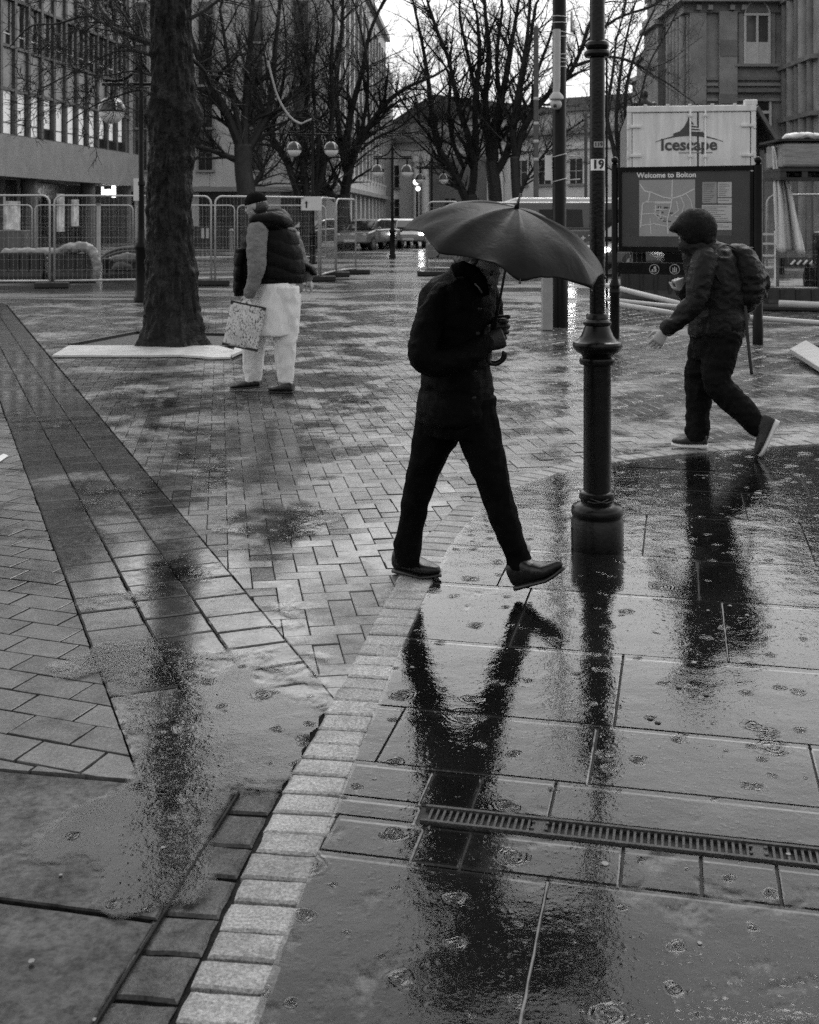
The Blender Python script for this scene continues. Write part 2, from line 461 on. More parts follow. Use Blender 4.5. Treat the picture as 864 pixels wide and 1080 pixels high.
# right: wide flagstones inside the curve
def inside(q):
    for i in range(4, len(CVF) - 4, 4):
        a_, b_ = CVF[i], CVF[i + 2]
        dx, dy = b_[0] - a_[0], b_[1] - a_[1]; L = math.hypot(dx, dy)
        if L < 1e-6: continue
        n = (dy / L, -dx / L)
        q = clip(q, (a_[0] + n[0] * (SW - .022), a_[1] + n[1] * (SW - .022)), n)
        if len(q) < 3: return []
    return q
def Wp(px, py): g_ = G(px, py); return (g_.x, g_.y)
mb = MB()
gA, gB = G(450, 851), G(864, 897)            # far edge of the drain channel
gd = (gB - gA).normalized(); gn = V((-gd.y, gd.x, 0))
GW = 0.088                                    # channel width
def loc(u, v): p = gA + gd * u + gn * v; return (p.x, p.y)
FILM = []
def strip(v0, v1, cuts, u0=-2.2, u1=4.2, **kw):
    us = [u0] + cuts + [u1]
    for k in range(len(us) - 1):
        q = inside([loc(us[k], v0), loc(us[k + 1], v0), loc(us[k + 1], v1), loc(us[k], v1)])
        k_ = 0.0045; fu = [us[k] + k_]; 
        while fu[-1] < us[k + 1] - k_ - .001: fu.append(min(fu[-1] + .07, us[k + 1] - k_))
        fv = [v0 + k_]
        while fv[-1] < v1 - k_ - .001: fv.append(min(fv[-1] + .07, v1 - k_))
        ta, tb_ = U(-.0022, .0022), U(-.0022, .0022); uc, vc = (us[k] + us[k + 1]) / 2, (v0 + v1) / 2
        for a_ in range(len(fu) - 1):
            if not visible(*loc(fu[a_], vc), 1.0): continue
            for b_ in range(len(fv) - 1):
                cell = inside([loc(fu[a_], fv[b_]), loc(fu[a_ + 1], fv[b_]), loc(fu[a_ + 1], fv[b_ + 1]), loc(fu[a_], fv[b_ + 1])])
                if len(cell) > 2: FILM.append([(x_, y_, .0042 + ta * ((x_ - gA.x) * gd.x + (y_ - gA.y) * gd.y - uc) + tb_ * ((x_ - gA.x) * gn.x + (y_ - gA.y) * gn.y - vc)) for x_, y_ in cell])
        if len(q) > 2: tile(mb, q, 0.007, z=-0.003, hj=.0012, tilt=0.0025, bev=0.004, wob=0.0008, **kw)
strip(0.010, 0.22, [-.45, -.02, .12, .33, 1.2, 2.0])
strip(0.22, .62, [-.2, .42, 1.05, 1.7, 2.3])
strip(.62, 1.25, [-.55, .47, 1.55, 2.5])
strip(1.25, 1.95, [0.05, 0.84, 1.75, 2.8])
strip(1.95, 2.55, [-.1, .75, 1.42, 2.3, 3.2])
strip(2.55, 3.35, [.5, 1.28, 2.05, 3.0])
strip(3.35, 4.0, [.3, 1.02, 1.9, 2.7])
strip(4.0, 4.55, [.55, 1.4, 2.2, 3.0])
strip(4.55, 6.4, [.9, 1.7, 2.6])
strip(-GW - .32 + .13, -GW - .01, [-.62, -.22, .02, .14, .53, .72, .90, 1.1, 1.35], u0=-1.2)
strip(-GW - .9, -GW - .32 + .13, [-.30, .36, 1.3], u0=-1.2)
strip(-GW - 1.8, -GW - .9, [-.1, .40, 1.2], u0=-1.4)
strip(-GW - .009, .009, [-.4], u0=-1.2, u1=-.012)
tag(mb.build('flagstone_paving', M_slab, tones=True), kind='structure')
# pale mortar lines standing a little proud in two joints
mb = MB()
for u0, v0, u1, v1 in ((.36, -GW - .21, .36, -GW - .88), (.36, -GW - .88, .34, -GW - 1.5), (.84, 1.27, .84, 1.93)):
    a_, b_ = loc(u0, v0), loc(u1, v1)
    n_ = 14; pts = [V((a_[0] + (b_[0] - a_[0]) * k / n_ + U(-.0012, .0012), a_[1] + (b_[1] - a_[1]) * k / n_, 0.001)) for k in range(n_ + 1)]
    mb.tube(pts, [(U(.002, .0045), .003) for _ in pts], 6)
jm = MB(); jq = inside([loc(-3, -2.2), loc(5, -2.2), loc(5, 7), loc(-3, 7)])
jm.add([(p_[0], p_[1], -.0085) for p_ in jq], [tuple(range(len(jq)))]); tag(jm.build('joint_sand', mat('wet_joint_sand', .055, .6, .5, 25, .4, 120, spec=.2)), kind='structure')
tag(mb.build('mortar_joints', mat('old_mortar', 0.12, 0.5, 0.4, 30)), kind='structure')

# slotted drain channel
dr = thing('drain_grate', 'long slotted metal drain grating set across the wet flagstones', 'drain', (gA.x, gA.y, 0))
M_iron = mat('wet_cast_iron', 0.05, 0.32, 0.5, 30, 0.4, 150, metal=0.4)
def Lp(u, v, z): p = gA + gd * u + gn * v; return V((p.x, p.y, z))
L = 2.6; gr = MB()
for v_, w_ in ((-.005, .010), (-GW + .005, .010)): gr.bar(Lp(0, v_, 0.0), Lp(L, v_, 0.0), w_, .016)
gr.build('rail', M_iron, dr)
gr = MB(); u = 0.02; k = 0
while u < L:
    k += 1
    if k % 30 == 17:
        gr.bar(Lp(u + .012, -.012, -.002), Lp(u + .012, -GW + .012, -.002), .04, .012); u += .046; continue
    gr.bar(Lp(u, -.012, -.003), Lp(u, -GW + .012, -.003), .0066, .014); u += .0175
gr.build('grating', M_iron, dr)
gr = MB(); gr.bar(Lp(0, -GW / 2, -.075), Lp(L, -GW / 2, -.075), GW, .09)
gr.build('channel', mat('channel_dark', 0.008, 0.6), dr)
gr = MB()
for u in (.30, .85, 1.4, 1.95):
    for a_ in (-.018, .018):
        for b_ in (-.028, -GW + .028): gr.box(Lp(u + a_ + .012, b_, .006), (.008, .008, .004))
gr.build('lock_stud', M_iron, dr)

# standing rain water: a thin film lying over the low and smooth places
WA, WB = 1.5, 15.0
nx, ny = 230, 220
def wetness(x, y, slab=False):
    n = noise.fractal(V((x * 0.9, y * 0.9, 1.7)), 0.9, 2.0, 4)
    s = curve_side(x, y) if y < 9.5 else -3
    if slab or s > SW + .01:
        w = 0.86 + 0.22 * n
        if y < 3.2: w -= 0.10 + .14 * max(0, x - .35) * (1 if y < 2.95 else 0)
    elif s > -(SW - .012): w = -0.8
    else:
        w = 0.33 + 0.38 * n
        bl = (x - pL[0]) * nL[0] + (y - pL[1]) * nL[1]; br_ = (x - pR[0]) * nR[0] + (y - pR[1]) * nR[1]
        if bl < 0 and br_ > 0: w += 0.02
        if bl > 0: w -= .16
        for px, py, rr, k in ((240, 770, .30, .25), (290, 805, .22, .42), (85, 700, .16, .5), (110, 640, .2, .35), (150, 690, .25, .4), (175, 600, .3, .4), (165, 855, .16, .75), (162, 900, .14, .8), (70, 880, .14, .5), (150, 945, .12, .7), (40, 905, .10, .4), (95, 860, .10, .45), (175, 820, .14, .6), (265, 560, .5, .35), (300, 545, .5, .3), (120, 430, 1.0, .3), (180, 480, .6, .3), (100, 335, 2.5, .4), (340, 300, 2.0, .3)):
            q = G(px, py); d2 = (x - q.x) ** 2 + (y - q.y) ** 2
            w += k * math.exp(-d2 / (rr * rr))
    return w
vs, fs, ws = [], [], []
for j in range(ny + 1):
    t = j / ny; y = WA * (WB / WA) ** t
    hw = .343 * y * 1.05 + 1.2
    for i in range(nx + 1):
        x = -hw + 2 * hw * i / nx
        vs.append((x, y, 0.0052)); ws.append(wetness(x, y))
for j in range(ny):
    for i in range(nx):
        a_ = j * (nx + 1) + i
        if vs[a_][1] < 9.4 and curve_side(vs[a_][0], vs[a_][1]) > SW - .02: continue
        fs.append((a_, a_ + 1, a_ + nx + 2, a_ + nx + 1))
for cell in FILM:
    n0 = len(vs); vs += cell; ws += [wetness(x_, y_, True) for x_, y_, z_ in cell]; fs.append(tuple(range(n0, n0 + len(cell))))
me = bpy.data.meshes.new('rain_water'); me.from_pydata(vs, [], fs)
at = me.attributes.new('wetness', 'FLOAT', 'POINT'); at.data.foreach_set('value', ws)
def water_mat():
    m, nt, b = nodes('rain_water_film'); nt.nodes.remove(b)
    out = nt.nodes['Material Output']
    tc = N(nt, 'ShaderNodeTexCoord'); vec = tc.outputs['Object']
    # drop rings
    hs = None
    for sc, seed, amp in ((7.0, 0.0, 1.0), (11.0, 3.3, .8), (4.5, 9.1, 1.0)):
        mp = N(nt, 'ShaderNodeMapping'); mp.inputs['Location'].default_value = (seed, seed * 1.7, 0); mp.inputs['Scale'].default_value = (1, 1, 0)
        nt.links.new(vec, mp.inputs['Vector'])
        wv = N(nt, 'ShaderNodeVectorMath'); wv.operation = 'ADD'; wn_ = N(nt, 'ShaderNodeTexNoise'); wn_.inputs['Scale'].default_value = 18; nt.links.new(vec, wn_.inputs['Vector'])
        ws_ = N(nt, 'ShaderNodeVectorMath'); ws_.operation = 'SCALE'; ws_.inputs['Scale'].default_value = .035; nt.links.new(wn_.outputs['Color'], ws_.inputs[0]); nt.links.new(mp.outputs[0], wv.inputs[0]); nt.links.new(ws_.outputs[0], wv.inputs[1])
        vo = N(nt, 'ShaderNodeTexVoronoi'); vo.voronoi_dimensions = '2D'; vo.inputs['Scale'].default_value = sc; nt.links.new(wv.outputs[0], vo.inputs['Vector'])
        sep = N(nt, 'ShaderNodeSeparateColor'); nt.links.new(vo.outputs['Color'], sep.inputs[0])
        d = vo.outputs['Distance']; rad = math_(nt, 'ADD', math_(nt, 'MULTIPLY', sep.outputs[1], .3), .08)
        fall = math_(nt, 'MAXIMUM', math_(nt, 'SUBTRACT', 1.0, math_(nt, 'DIVIDE', d, rad)), 0.0)
        sn = math_(nt, 'SINE', math_(nt, 'MULTIPLY', d, 75.0))
        on = math_(nt, 'GREATER_THAN', sep.outputs[0], 0.82)
        h = math_(nt, 'MULTIPLY', math_(nt, 'MULTIPLY', sn, fall), math_(nt, 'MULTIPLY', on, amp * .0011))
        hs = h if hs is None else math_(nt, 'ADD', hs, h)
    hs = math_(nt, 'ADD', hs, math_(nt, 'MULTIPLY', noise_(nt, 26, 3, 0.55, 0.3, vec), .0006))
    hs = math_(nt, 'ADD', hs, math_(nt, 'MULTIPLY', noise_(nt, 4.2, 2, 0.5, 0, vec), .0035))
    hs = math_(nt, 'ADD', hs, math_(nt, 'MULTIPLY', noise_(nt, 120, 3, 0.6, 0, vec), .00022))
    for sc_, thr, am in ((46.0, .55, .0016), (85.0, .5, .0007)):
        vo = N(nt, 'ShaderNodeTexVoronoi'); vo.inputs['Scale'].default_value = sc_; nt.links.new(vec, vo.inputs['Vector'])
        sep = N(nt, 'ShaderNodeSeparateColor'); nt.links.new(vo.outputs['Color'], sep.inputs[0])
        dm = math_(nt, 'MAXIMUM', math_(nt, 'SUBTRACT', .42, vo.outputs['Distance']), 0.0)
        dm = math_(nt, 'MULTIPLY', math_(nt, 'MULTIPLY', dm, math_(nt, 'GREATER_THAN', sep.outputs[0], thr)), am * 0.5)
        hs = math_(nt, 'ADD', hs, dm)
    bn = N(nt, 'ShaderNodeBump'); bn.inputs['Strength'].default_value = 1.0; bn.inputs['Distance'].default_value = 1.0
    nt.links.new(hs, bn.inputs['Height'])
    gl = N(nt, 'ShaderNodeBsdfGlossy'); gl.inputs['Roughness'].default_value = 0.045; gl.inputs['Color'].default_value = (1, 1, 1, 1)
    tr = N(nt, 'ShaderNodeBsdfTransparent'); tr.inputs['Color'].default_value = (.78, .78, .78, 1)
    t2 = N(nt, 'ShaderNodeBsdfTransparent')
    fr_ = N(nt, 'ShaderNodeFresnel'); fr_.inputs['IOR'].default_value = 1.36
    for n_ in (gl, fr_): nt.links.new(bn.outputs['Normal'], n_.inputs['Normal'])
    m1 = N(nt, 'ShaderNodeMixShader'); nt.links.new(fr_.outputs[0], m1.inputs[0]); nt.links.new(tr.outputs[0], m1.inputs[1]); nt.links.new(gl.outputs[0], m1.inputs[2])
    at = N(nt, 'ShaderNodeAttribute'); at.attribute_name = 'wetness'
    e = math_(nt, 'ADD', at.outputs['Fac'], math_(nt, 'MULTIPLY', math_(nt, 'SUBTRACT', noise_(nt, 7, 6, 0.62, 0.3, vec), 0.5), 0.8))
    e = math_(nt, 'ADD', e, math_(nt, 'MULTIPLY', math_(nt, 'SUBTRACT', noise_(nt, 95, 3, 0.6, 0, vec), 0.5), 0.10))
    msk = ramp(nt, e, [(0.53, 0.0), (0.67, 1.0)])
    m2 = N(nt, 'ShaderNodeMixShader'); nt.links.new(msk, m2.inputs[0]); nt.links.new(t2.outputs[0], m2.inputs[1]); nt.links.new(m1.outputs[0], m2.inputs[2])
    nt.links.new(m2.outputs[0], out.inputs['Surface']); return m
tag(link('rain_water', me, water_mat()), kind='structure')
# ------------------------------------------------------------------ people
M_skin = mat('skin', 0.32, 0.45, 0.12, 30)
M_hair = mat('dark_hair', 0.025, 0.45, 0.5, 90)
def ellring(c, hx, hy, n=20, tx=0.0, ty=0.0):
    c = V(c); return [c + V((hx * math.cos(2 * math.pi * k / n), hy * math.sin(2 * math.pi * k / n), tx * math.cos(2 * math.pi * k / n) + ty * math.sin(2 * math.pi * k / n))) for k in range(n)]
def px_rings(lst, k=1.0, n=20):   # (px centre, py, dist, half width px, half depth m)
    out = []
    for cx, cy, d, hw, hd in lst:
        p = P(cx, cy, d); out.append(ellring(p, hw * d / F_ * k, hd * k, n))
    return out
def smooth_pts(pts, n=6): return [V(p) for p in catmull([tuple(p) for p in pts], n)]
def limb(mb, pts, rad, k=1.0, n=14, sub=6, cap=True):
    """smooth tapering tube; rounded ends"""
    q = [tuple(p) + ((r if not isinstance(r, tuple) else r[0]), (r if not isinstance(r, tuple) else r[1])) for p, r in zip(pts, rad)]
    c = catmull(q, sub)
    P_ = [V(x[:3]) for x in c]; R_ = [(x[3] * k, x[4] * k) for x in c]
    if cap:
        t0 = (P_[0] - P_[1]).normalized(); t1 = (P_[-1] - P_[-2]).normalized()
        r0, r1 = R_[0], R_[-1]
        pre = [P_[0] + t0 * (min(r0) * math.sin(a)) for a in (1.35, 1.0, .5)]; prr = [(r0[0] * math.cos(a), r0[1] * math.cos(a)) for a in (1.35, 1.0, .5)]
        pos = [P_[-1] + t1 * (min(r1) * math.sin(a)) for a in (.5, 1.0, 1.35)]; por = [(r1[0] * math.cos(a), r1[1] * math.cos(a)) for a in (.5, 1.0, 1.35)]
        P_ = pre + P_ + pos; R_ = prr + R_ + por
    mb.tube(P_, R_, n)
def basis(fwd, up):
    f = V(fwd).normalized(); r = f.cross(V(up)).normalized(); u = r.cross(f)
    return r, f, u
def head(mb, c, fwd, up, s=1.0):
    r, f, u = basis(fwd, up); n, m = 40, 30
    rings = []
    for i in range(m + 1):
        a = math.pi * i / m
        ring = []
        for k in range(n):
            b = 2 * math.pi * k / n
            x, y, z = math.sin(a) * math.cos(b), math.sin(a) * math.sin(b), -math.cos(a)
            X, Y, Zz = x * .074, y * .095, z * .115
            if z < 0: X *= 1 - .28 * (-z) ** 1.3; Y = Y * (1 - .12 * -z) + .012 * -z
            if y < 0 and z > -.2: Y *= 1.06
            if y > .3:
                def g(cx, cz, w, h): return math.exp(-((X - cx) / w) ** 2 - ((Zz - cz) / h) ** 2)
                Y += .024 * g(0, -.026, .013, .016) + .013 * g(0, -.002, .010, .026)
                Y += .007 * g(0, .022, .04, .010)
                Y -= .011 * (g(.032, .006, .017, .012) + g(-.032, .006, .017, .012))
                Y += .006 * g(0, -.056, .022, .006) + .006 * g(0, -.068, .02, .006) - .005 * g(0, -.062, .024, .0035)
                Y += .010 * g(0, -.094, .024, .014) - .004 * g(0, -.080, .022, .007)
                Y += .004 * (g(.043, -.022, .02, .016) + g(-.043, -.022, .02, .016))
            ring.append(V(c) + (r * X + f * Y + u * Zz) * s)
        rings.append(ring)
    mb.loft(rings)
    for sd in (-1, 1):
        e = MB(); e.ball((0, 0, 0), 1, 12, 8, (.011, .020, .032))
        mb.add([V(c) + (r * (sd * (.072 + q[0])) + f * (-.012 + q[1]) + u * (-.004 + q[2])) * s for q in e.v], e.f)
def eyes(parent, c, fwd, up, s=1.0):
    r, f, u = basis(fwd, up)
    for sd in (-1, 1):
        e = MB(); e.ball(V(c) + (r * (sd * .032) + f * .078 + u * .006) * s, .0125 * s, 12, 8)
        e.build('eye', mat('eye_dark', 0.05, 0.1, .2), parent, True)
def hand(mb, w, fdir, palm, thumb, curl=(0.5, 0.6, 0.5), s=1.0, thumb_curl=.5, spread=.0225):
    """w wrist, fdir wrist->knuckles, palm = direction the palm faces, thumb = side the thumb is on"""
    f = V(fdir).normalized(); p = V(palm); p = (p - f * p.dot(f)).normalized()
    t = p.cross(f); t = t if t.dot(V(thumb)) > 0 else -t
    w = V(w)
    limb(mb, [w - f * .03 * s, w + f * .02 * s, w + f * .055 * s, w + f * .088 * s], [(.024, .02), (.030, .018), (.040, .016), (.041, .013)], s, 14, 4) if False else None
    rings = []
    for d_, a_, b_ in ((-.035, .026, .021), (0, .027, .019), (.03, .036, .018), (.06, .042, .016), (.088, .043, .013), (.094, .038, .009)):
        rings.append([w + f * d_ * s + t * (a_ * s * math.cos(2 * math.pi * k / 16)) + p * (b_ * s * math.sin(2 * math.pi * k / 16)) for k in range(16)])
    mb.loft(rings)
    for i, (off, l) in enumerate(((1.5, .070), (.5, .080), (-.5, .075), (-1.5, .060))):
        a = w + f * (.082 - (.006 if i == 3 else 0)) * s + t * (off * spread * s)
        pts = [a]; ang = 0.0
        fd = (f + t * (off * .05)).normalized()
        for j, fr_ in enumerate((.45, .31, .24)):
            ang += curl[j] * (1 + .08 * i)
            dv = fd * math.cos(ang) + p * math.sin(ang)
            pts.append(pts[-1] + dv * (l * fr_ * s))
        limb(mb, pts, [.0093, .0088, .0080, .0068], s, 10, 3)
    a = w + f * .022 * s + t * .022 * s + p * .008 * s
    d1 = (f * .55 + t * .75 + p * .35).normalized(); d2 = (f * .9 + t * (.35 - thumb_curl * .4) + p * (.25 + thumb_curl * .6)).normalized()
    limb(mb, [a, a + d1 * .038 * s, a + d1 * .038 * s + d2 * .030 * s, a + d1 * .038 * s + d2 * .055 * s], [.0135, .0115, .0098, .0078], s, 10, 3)
def folds(amp, fq, st=(1, 1, 1), seed=0.0, ridge=True):
    def f(co):
        q = V((co.x * st[0] * fq + seed, co.y * st[1] * fq, co.z * st[2] * fq))
        n = noise.fractal(q, 0.8, 2.0, 3)
        w = (1 - abs(n) * 1.6) if ridge else n
        return amp * (w - .3)
    return f
def shoe(parent, heel, toe, upv, wid, hgt, m, msole=None, name='shoe', pointed=0.7, lift=0.0, sole_h=.022, flick=0.0):
    """heel, toe = points under the sole"""
    heel, toe = V(heel), V(toe); f = (toe - heel); L = f.length; f.normalize()
    u = V(upv); u = (u - f * u.dot(f)).normalized(); s = f.cross(u)
    def rings(zb, prof):
        out = []
        for t, w_, h_, zo in prof:
            c = heel + f * (t * L) + u * (zb + zo)
            ring = []
            for k in range(18):
                a = 2 * math.pi * k / 18; cs, sn = math.cos(a), math.sin(a)
                ex = math.copysign(abs(cs) ** .75, cs); ez = math.copysign(abs(sn) ** .8, sn)
                ring.append(c + s * (ex * w_ * wid / 2) + u * (h_ / 2 + ez * h_ / 2))
            out.append(ring)
        return out
    pw = 1 - pointed * .55
    up_prof = [(-.01, .35, hgt * .55, 0), (.0, .66, hgt * .88, 0), (.08, .78, hgt * 1.0, 0), (.22, .80, hgt * 1.02, 0), (.36, .80, hgt * .92, 0), (.50, .86, hgt * .66, 0), (.68, .98, hgt * .50, 0), (.84, .86 * (1 - pointed * .25), hgt * .40, flick * .3), (.95, .58 * pw / .8, hgt * .30, flick * .75), (1.0, .25 * pw, hgt * .16, flick)]
    mb = MB(); mb.loft(rings(sole_h * .8, up_prof))
    o = link(name, remeshed(mb, name, .005, 3, folds(.0012, 22, seed=heel.x * 9)), m, parent)
    so_prof = [(-.015, .4, sole_h, 0), (.01, .72, sole_h * 1.1, 0), (.12, .84, sole_h * 1.15, 0), (.3, .82, sole_h, 0), (.45, .84, sole_h * .9, 0), (.68, 1.04, sole_h * .9, 0), (.86, .90 * (1 - pointed * .25), sole_h * .85, flick * .4), (.97, .60 * pw / .8, sole_h * .8, flick * .85), (1.012, .28 * pw, sole_h * .6, flick)]
    mb = MB(); mb.loft(rings(0, so_prof)); mb.build('sole', msole or mat('black_sole', .012, .4), o, True)
    return o

M_blk = mat('black_wool_coat', 0.002, 0.6, 0.4, 14, 0.35, 260, spec=0.05)
M_blk2 = mat('black_trouser_cloth', 0.003, 0.75, 0.35, 18, 0.25, 300, spec=0.04)
M_nyl = mat('black_wet_nylon', 0.017, 0.38, 0.4, 10, 0.25, 120, spec=0.5)

# ================= man with the umbrella
def walker_umbrella():
    d0 = 5.16
    base = G(470, 611)
    t = thing('person', 'man in black coat striding right, face hidden under a large dark umbrella', 'person', base)
    torso = [(494, 276, 5.14, 13, .055), (492, 285, 5.15, 19, .075), (488, 293, 5.15, 29, .135), (484, 303, 5.16, 38, .185), (482, 318, 5.16, 41, .205), (481, 336, 5.16, 41, .200), (481, 360, 5.16, 39, .185), (481, 385, 5.16, 36, .175), (482, 408, 5.16, 38, .18), (481, 428, 5.16, 41, .19), (480.5, 441, 5.16, 42, .195), (481, 445, 5.16, 40, .185)]
    legR = [(503, 432, 5.10, 20, .085), (507, 465, 5.08, 22.5, .085), (513, 486, 5.07, 20.5, .08), (519, 505, 5.06, 18.5, .075), (525, 525, 5.05, 16.5, .068), (531, 545, 5.04, 15.5, .064), (538, 566, 5.03, 14.5, .060), (545, 584, 5.03, 13.5, .058), (550, 597, 5.03, 13.5, .062), (552, 603, 5.03, 12, .058)]
    legL = [(466, 432, 5.22, 25, .085), (459, 465, 5.23, 24, .085), (452, 485, 5.24, 19, .08), (445, 503, 5.25, 16.5, .074), (438.5, 528, 5.26, 14.5, .064), (434, 552, 5.27, 13.5, .060), (430, 572, 5.27, 14.5, .060), (430, 582, 5.27, 13.5, .060), (430, 590, 5.27, 13, .060), (431, 596, 5.27, 11.5, .055)]
    aR = [P(466, 314, 5.03), P(452, 342, 4.97), P(446, 377, 4.93), P(470, 383, 4.92), P(494, 374, 4.95), P(511, 363, 4.985)]
    rR = [.060, .060, .055, .052, .048, .043]
    aL = [P(506, 302, 5.30), P(514, 322, 5.33), P(516, 348, 5.33), P(516, 358, 5.20), P(517, 356, 5.09)]
    rL = [.075, .066, .058, .05, .042]
    hc = P(504, 279, 5.10); hf, hu = V((.80, -.30, -.52)), V((.42, -.1, .85))
    # body
    mb = MB(); mb.loft(px_rings(torso[1:-1], .84)); 
    for lg in (legR, legL): mb.loft(px_rings(lg[:-2], .8))
    limb(mb, aR, rR, .75); limb(mb, aL, rL, .75)
    limb(mb, [P(493, 296, 5.15), P(496, 284, 5.14), hc - hu * .05], [.065, .058, .058])
    head(mb, hc, hf, hu, 1.02)
    grip = P(518.5, 357, 5.03)
    hand(mb, P(511, 363, 4.985), (.75, .35, .25), (.1, .9, .1), (.2, .1, 1), (1.0, 1.15, .8), 1.0, .9)
    hand(mb, P(517, 351, 5.11), (.25, -.8, .2), (.7, .2, .05), (.1, .1, 1), (1.0, 1.1, .8), .98, .9)
    for (cx, cy, d, hx, hy) in ((552, 603, 5.03, 0, 0), (429, 597, 5.27, 0, 0)):
        p = P(cx, cy, d); limb(mb, [p + Z * .10, p + Z * .02], [.032, .026])
    body = link('body', remeshed(mb, 'body', .005, 2), M_skin, t)
    eyes(t, hc, hf, hu)
    for a_ in ((P(511, 363, 4.985), (.75, .35, .25), (.1, .9, .1), (.2, .1, 1), (1.0, 1.15, .8)), (P(517, 351, 5.11), (.25, -.8, .2), (.7, .2, .05), (.1, .1, 1), (1.0, 1.1, .8))):
        gm = MB(); hand(gm, *a_, 1.0, .9)
        me = remeshed(gm, 'glove', .004, 1)
        for v_ in me.vertices: v_.co = v_.co + v_.normal * .0045
        link('glove', me, mat('black_leather_glove', .008, .45, .3, 30, .2, 150, spec=.3), t)
    h = MB(); r_, f_, u_ = basis(hf, hu)
    h2 = MB(); h2.ball((0, 0, 0), 1, 24, 16, (.083, .104, .112))
    pts = []
    for q in h2.v:
        q = V(q); 
        if q.y > .02 and q.z < .055: q.y = .02 + (q.y - .02) * .2
        if q.z < -.05: q.z = -.05 + (q.z + .05) * .2
        pts.append(hc + r_ * q.x + f_ * (q.y - .012) + u_ * (q.z + .012))
    h.add(pts, h2.f); link('hair', remeshed(h, 'hair', .006, 1, folds(.003, 60)), M_hair, t)
    # coat: torso + sleeves
    mb = MB(); mb.loft(px_rings(torso)); limb(mb, aR, rR); limb(mb, aL, rL)
    coat = link('coat', remeshed(mb, 'coat', .008, 3, folds(.010, 5.5, (1, 1, 1.6), 4.0)), M_blk, t)
    mb = MB()      # upturned collar, shirt edge, zip pull
    mb.tube([P(478, 286, 5.00), P(488, 283, 4.99), P(500, 288, 4.99), P(508, 298, 5.0), P(512, 312, 4.985)], [(.012, .030), (.014, .034), (.013, .032), (.012, .028), (.006, .02)], 10)
    mb.build('collar', M_blk, coat, True)
    mb = MB(); mb.tube([P(501, 299, 4.972), P(505, 303, 4.962), P(508.5, 309, 4.956)], [.003, .004, .003], 6)
    mb.build('shirt_collar', mat('dull_shirt_collar', .07, .7), coat, True)
    for px, py in ((506, 326), (504, 352), (501, 392), (500, 420)):
        b_ = MB(); b_.ball(P(px, py, 4.955 if py < 360 else 4.965), .009, 10, 6, (1, .5, 1)); b_.build('button', mat('coat_button', .012, .3, spec=.15), coat, True)
    mb = MB()
    for lg in (legR, legL): mb.loft(px_rings([(lg[0][0], 418, lg[0][2], lg[0][3], lg[0][4])] + lg))
    mb.loft(px_rings([(482, 412, 5.16, 36, .17), (483, 440, 5.16, 40, .18), (484, 458, 5.16, 34, .17)]))
    link('trousers', remeshed(mb, 'trousers', .007, 3, folds(.008, 7, (1, 1, .8), 9.0)), M_blk2, t)
    ms = mat('dark_leather_shoe', .012, .22, .4, 20, .1, 200, spec=.3)
    hl = G(417, 603); 
    shoe(t, hl, G(464.5, 611.5), Z, .105, .098, ms, pointed=.85, flick=.012)
    h2, t2 = P(550, 621.5, 5.03), P(598, 606, 4.90)
    shoe(t, h2 + V((-.014, 0, .0)), t2, (-.25, 0, 1), .105, .105, ms, pointed=.95, flick=.022)
    # umbrella
    ap = P(545, 219, 4.93); ax = V((.24, -.19, .95)).normalized()
    um = thing('umbrella', 'large dark open umbrella with crook handle, tilted over the striding man', 'umbrella', ap)
    lat = V((.956, .12, -.29)); lat = (lat - ax * lat.dot(ax)).normalized(); fwd = ax.cross(lat); 
    if fwd.y > 0: fwd = -fwd
    RR, HH, NR = .440, .200, 8
    M_um = umbrella_mat()
    def dome(th, t, extra=0.0):          # t 0..1 from the apex to the rim
        seg = (th / (2 * math.pi) * NR) % 1.0
        sag = math.sin(math.pi * seg)
        rr = math.sin(t * 1.28) / math.sin(1.28) * RR * (1 - .085 * sag * t ** 1.5)
        hh = -HH * (1 - math.cos(t * 1.28)) / (1 - math.cos(1.28)) - (.020 + .016 * math.sin(3.1 * int(th / (2 * math.pi) * NR) + 1)) * sag * math.sin(t * math.pi) + .045 * sag * t ** 5
        return ap + lat * (rr * math.cos(th)) + fwd * (rr * math.sin(th)) + ax * (hh + extra)
    nT, nU = 96, 22; mb = MB(); vs = []
    for j in range(nU + 1):
        for i in range(nT):
            th = 2 * math.pi * i / nT; t_ = .012 + .988 * j / nU
            p = dome(th, t_)
            sg_ = (th / (2 * math.pi) * NR) % 1.0; w = .010 * t_ * noise.noise(V((math.cos(th) * 4, math.sin(th) * 4, t_ * 3.5))) - .010 * math.sin(math.pi * sg_) * t_ + .006 * t_ * noise.noise(V((th * 9, t_ * 2.0, 8.0)))+ .004 * t_ ** 2 * math.sin(th * 26 + 3 * t_)*noise.noise(V((th*2,t_,4)))
            vs.append(p + ax * w)
    fs = [(j * nT + i, j * nT + (i + 1) % nT, (j + 1) * nT + (i + 1) % nT, (j + 1) * nT + i) for j in range(nU) for i in range(nT)]
    mb.add(vs, fs); can = mb.build('canopy', M_um, um, True)
    so = can.modifiers.new('thick', 'SOLIDIFY'); so.thickness = .0025
    M_st = mat('umbrella_steel', .05, .3, .3, 30, metal=.8)
    for k in range(NR):
        th = 2 * math.pi * k / NR
        b_ = MB(); b_.tube([dome(th, t_, -.005) for t_ in (.03, .2, .4, .6, .8, .97, 1.012)], .0026, 6)
        b_.build('rib', M_st, um, True)
        b_ = MB(); b_.tube([dome(th, .5, -.006), ap + ax * -.26], .0024, 6); b_.build('stretcher', M_st, um, True)
        b_ = MB(); b_.ball(dome(th, 1.012), .006, 8, 6); b_.build('rib_tip', M_st, um, True)
    low = P(519, 362, 5.03)
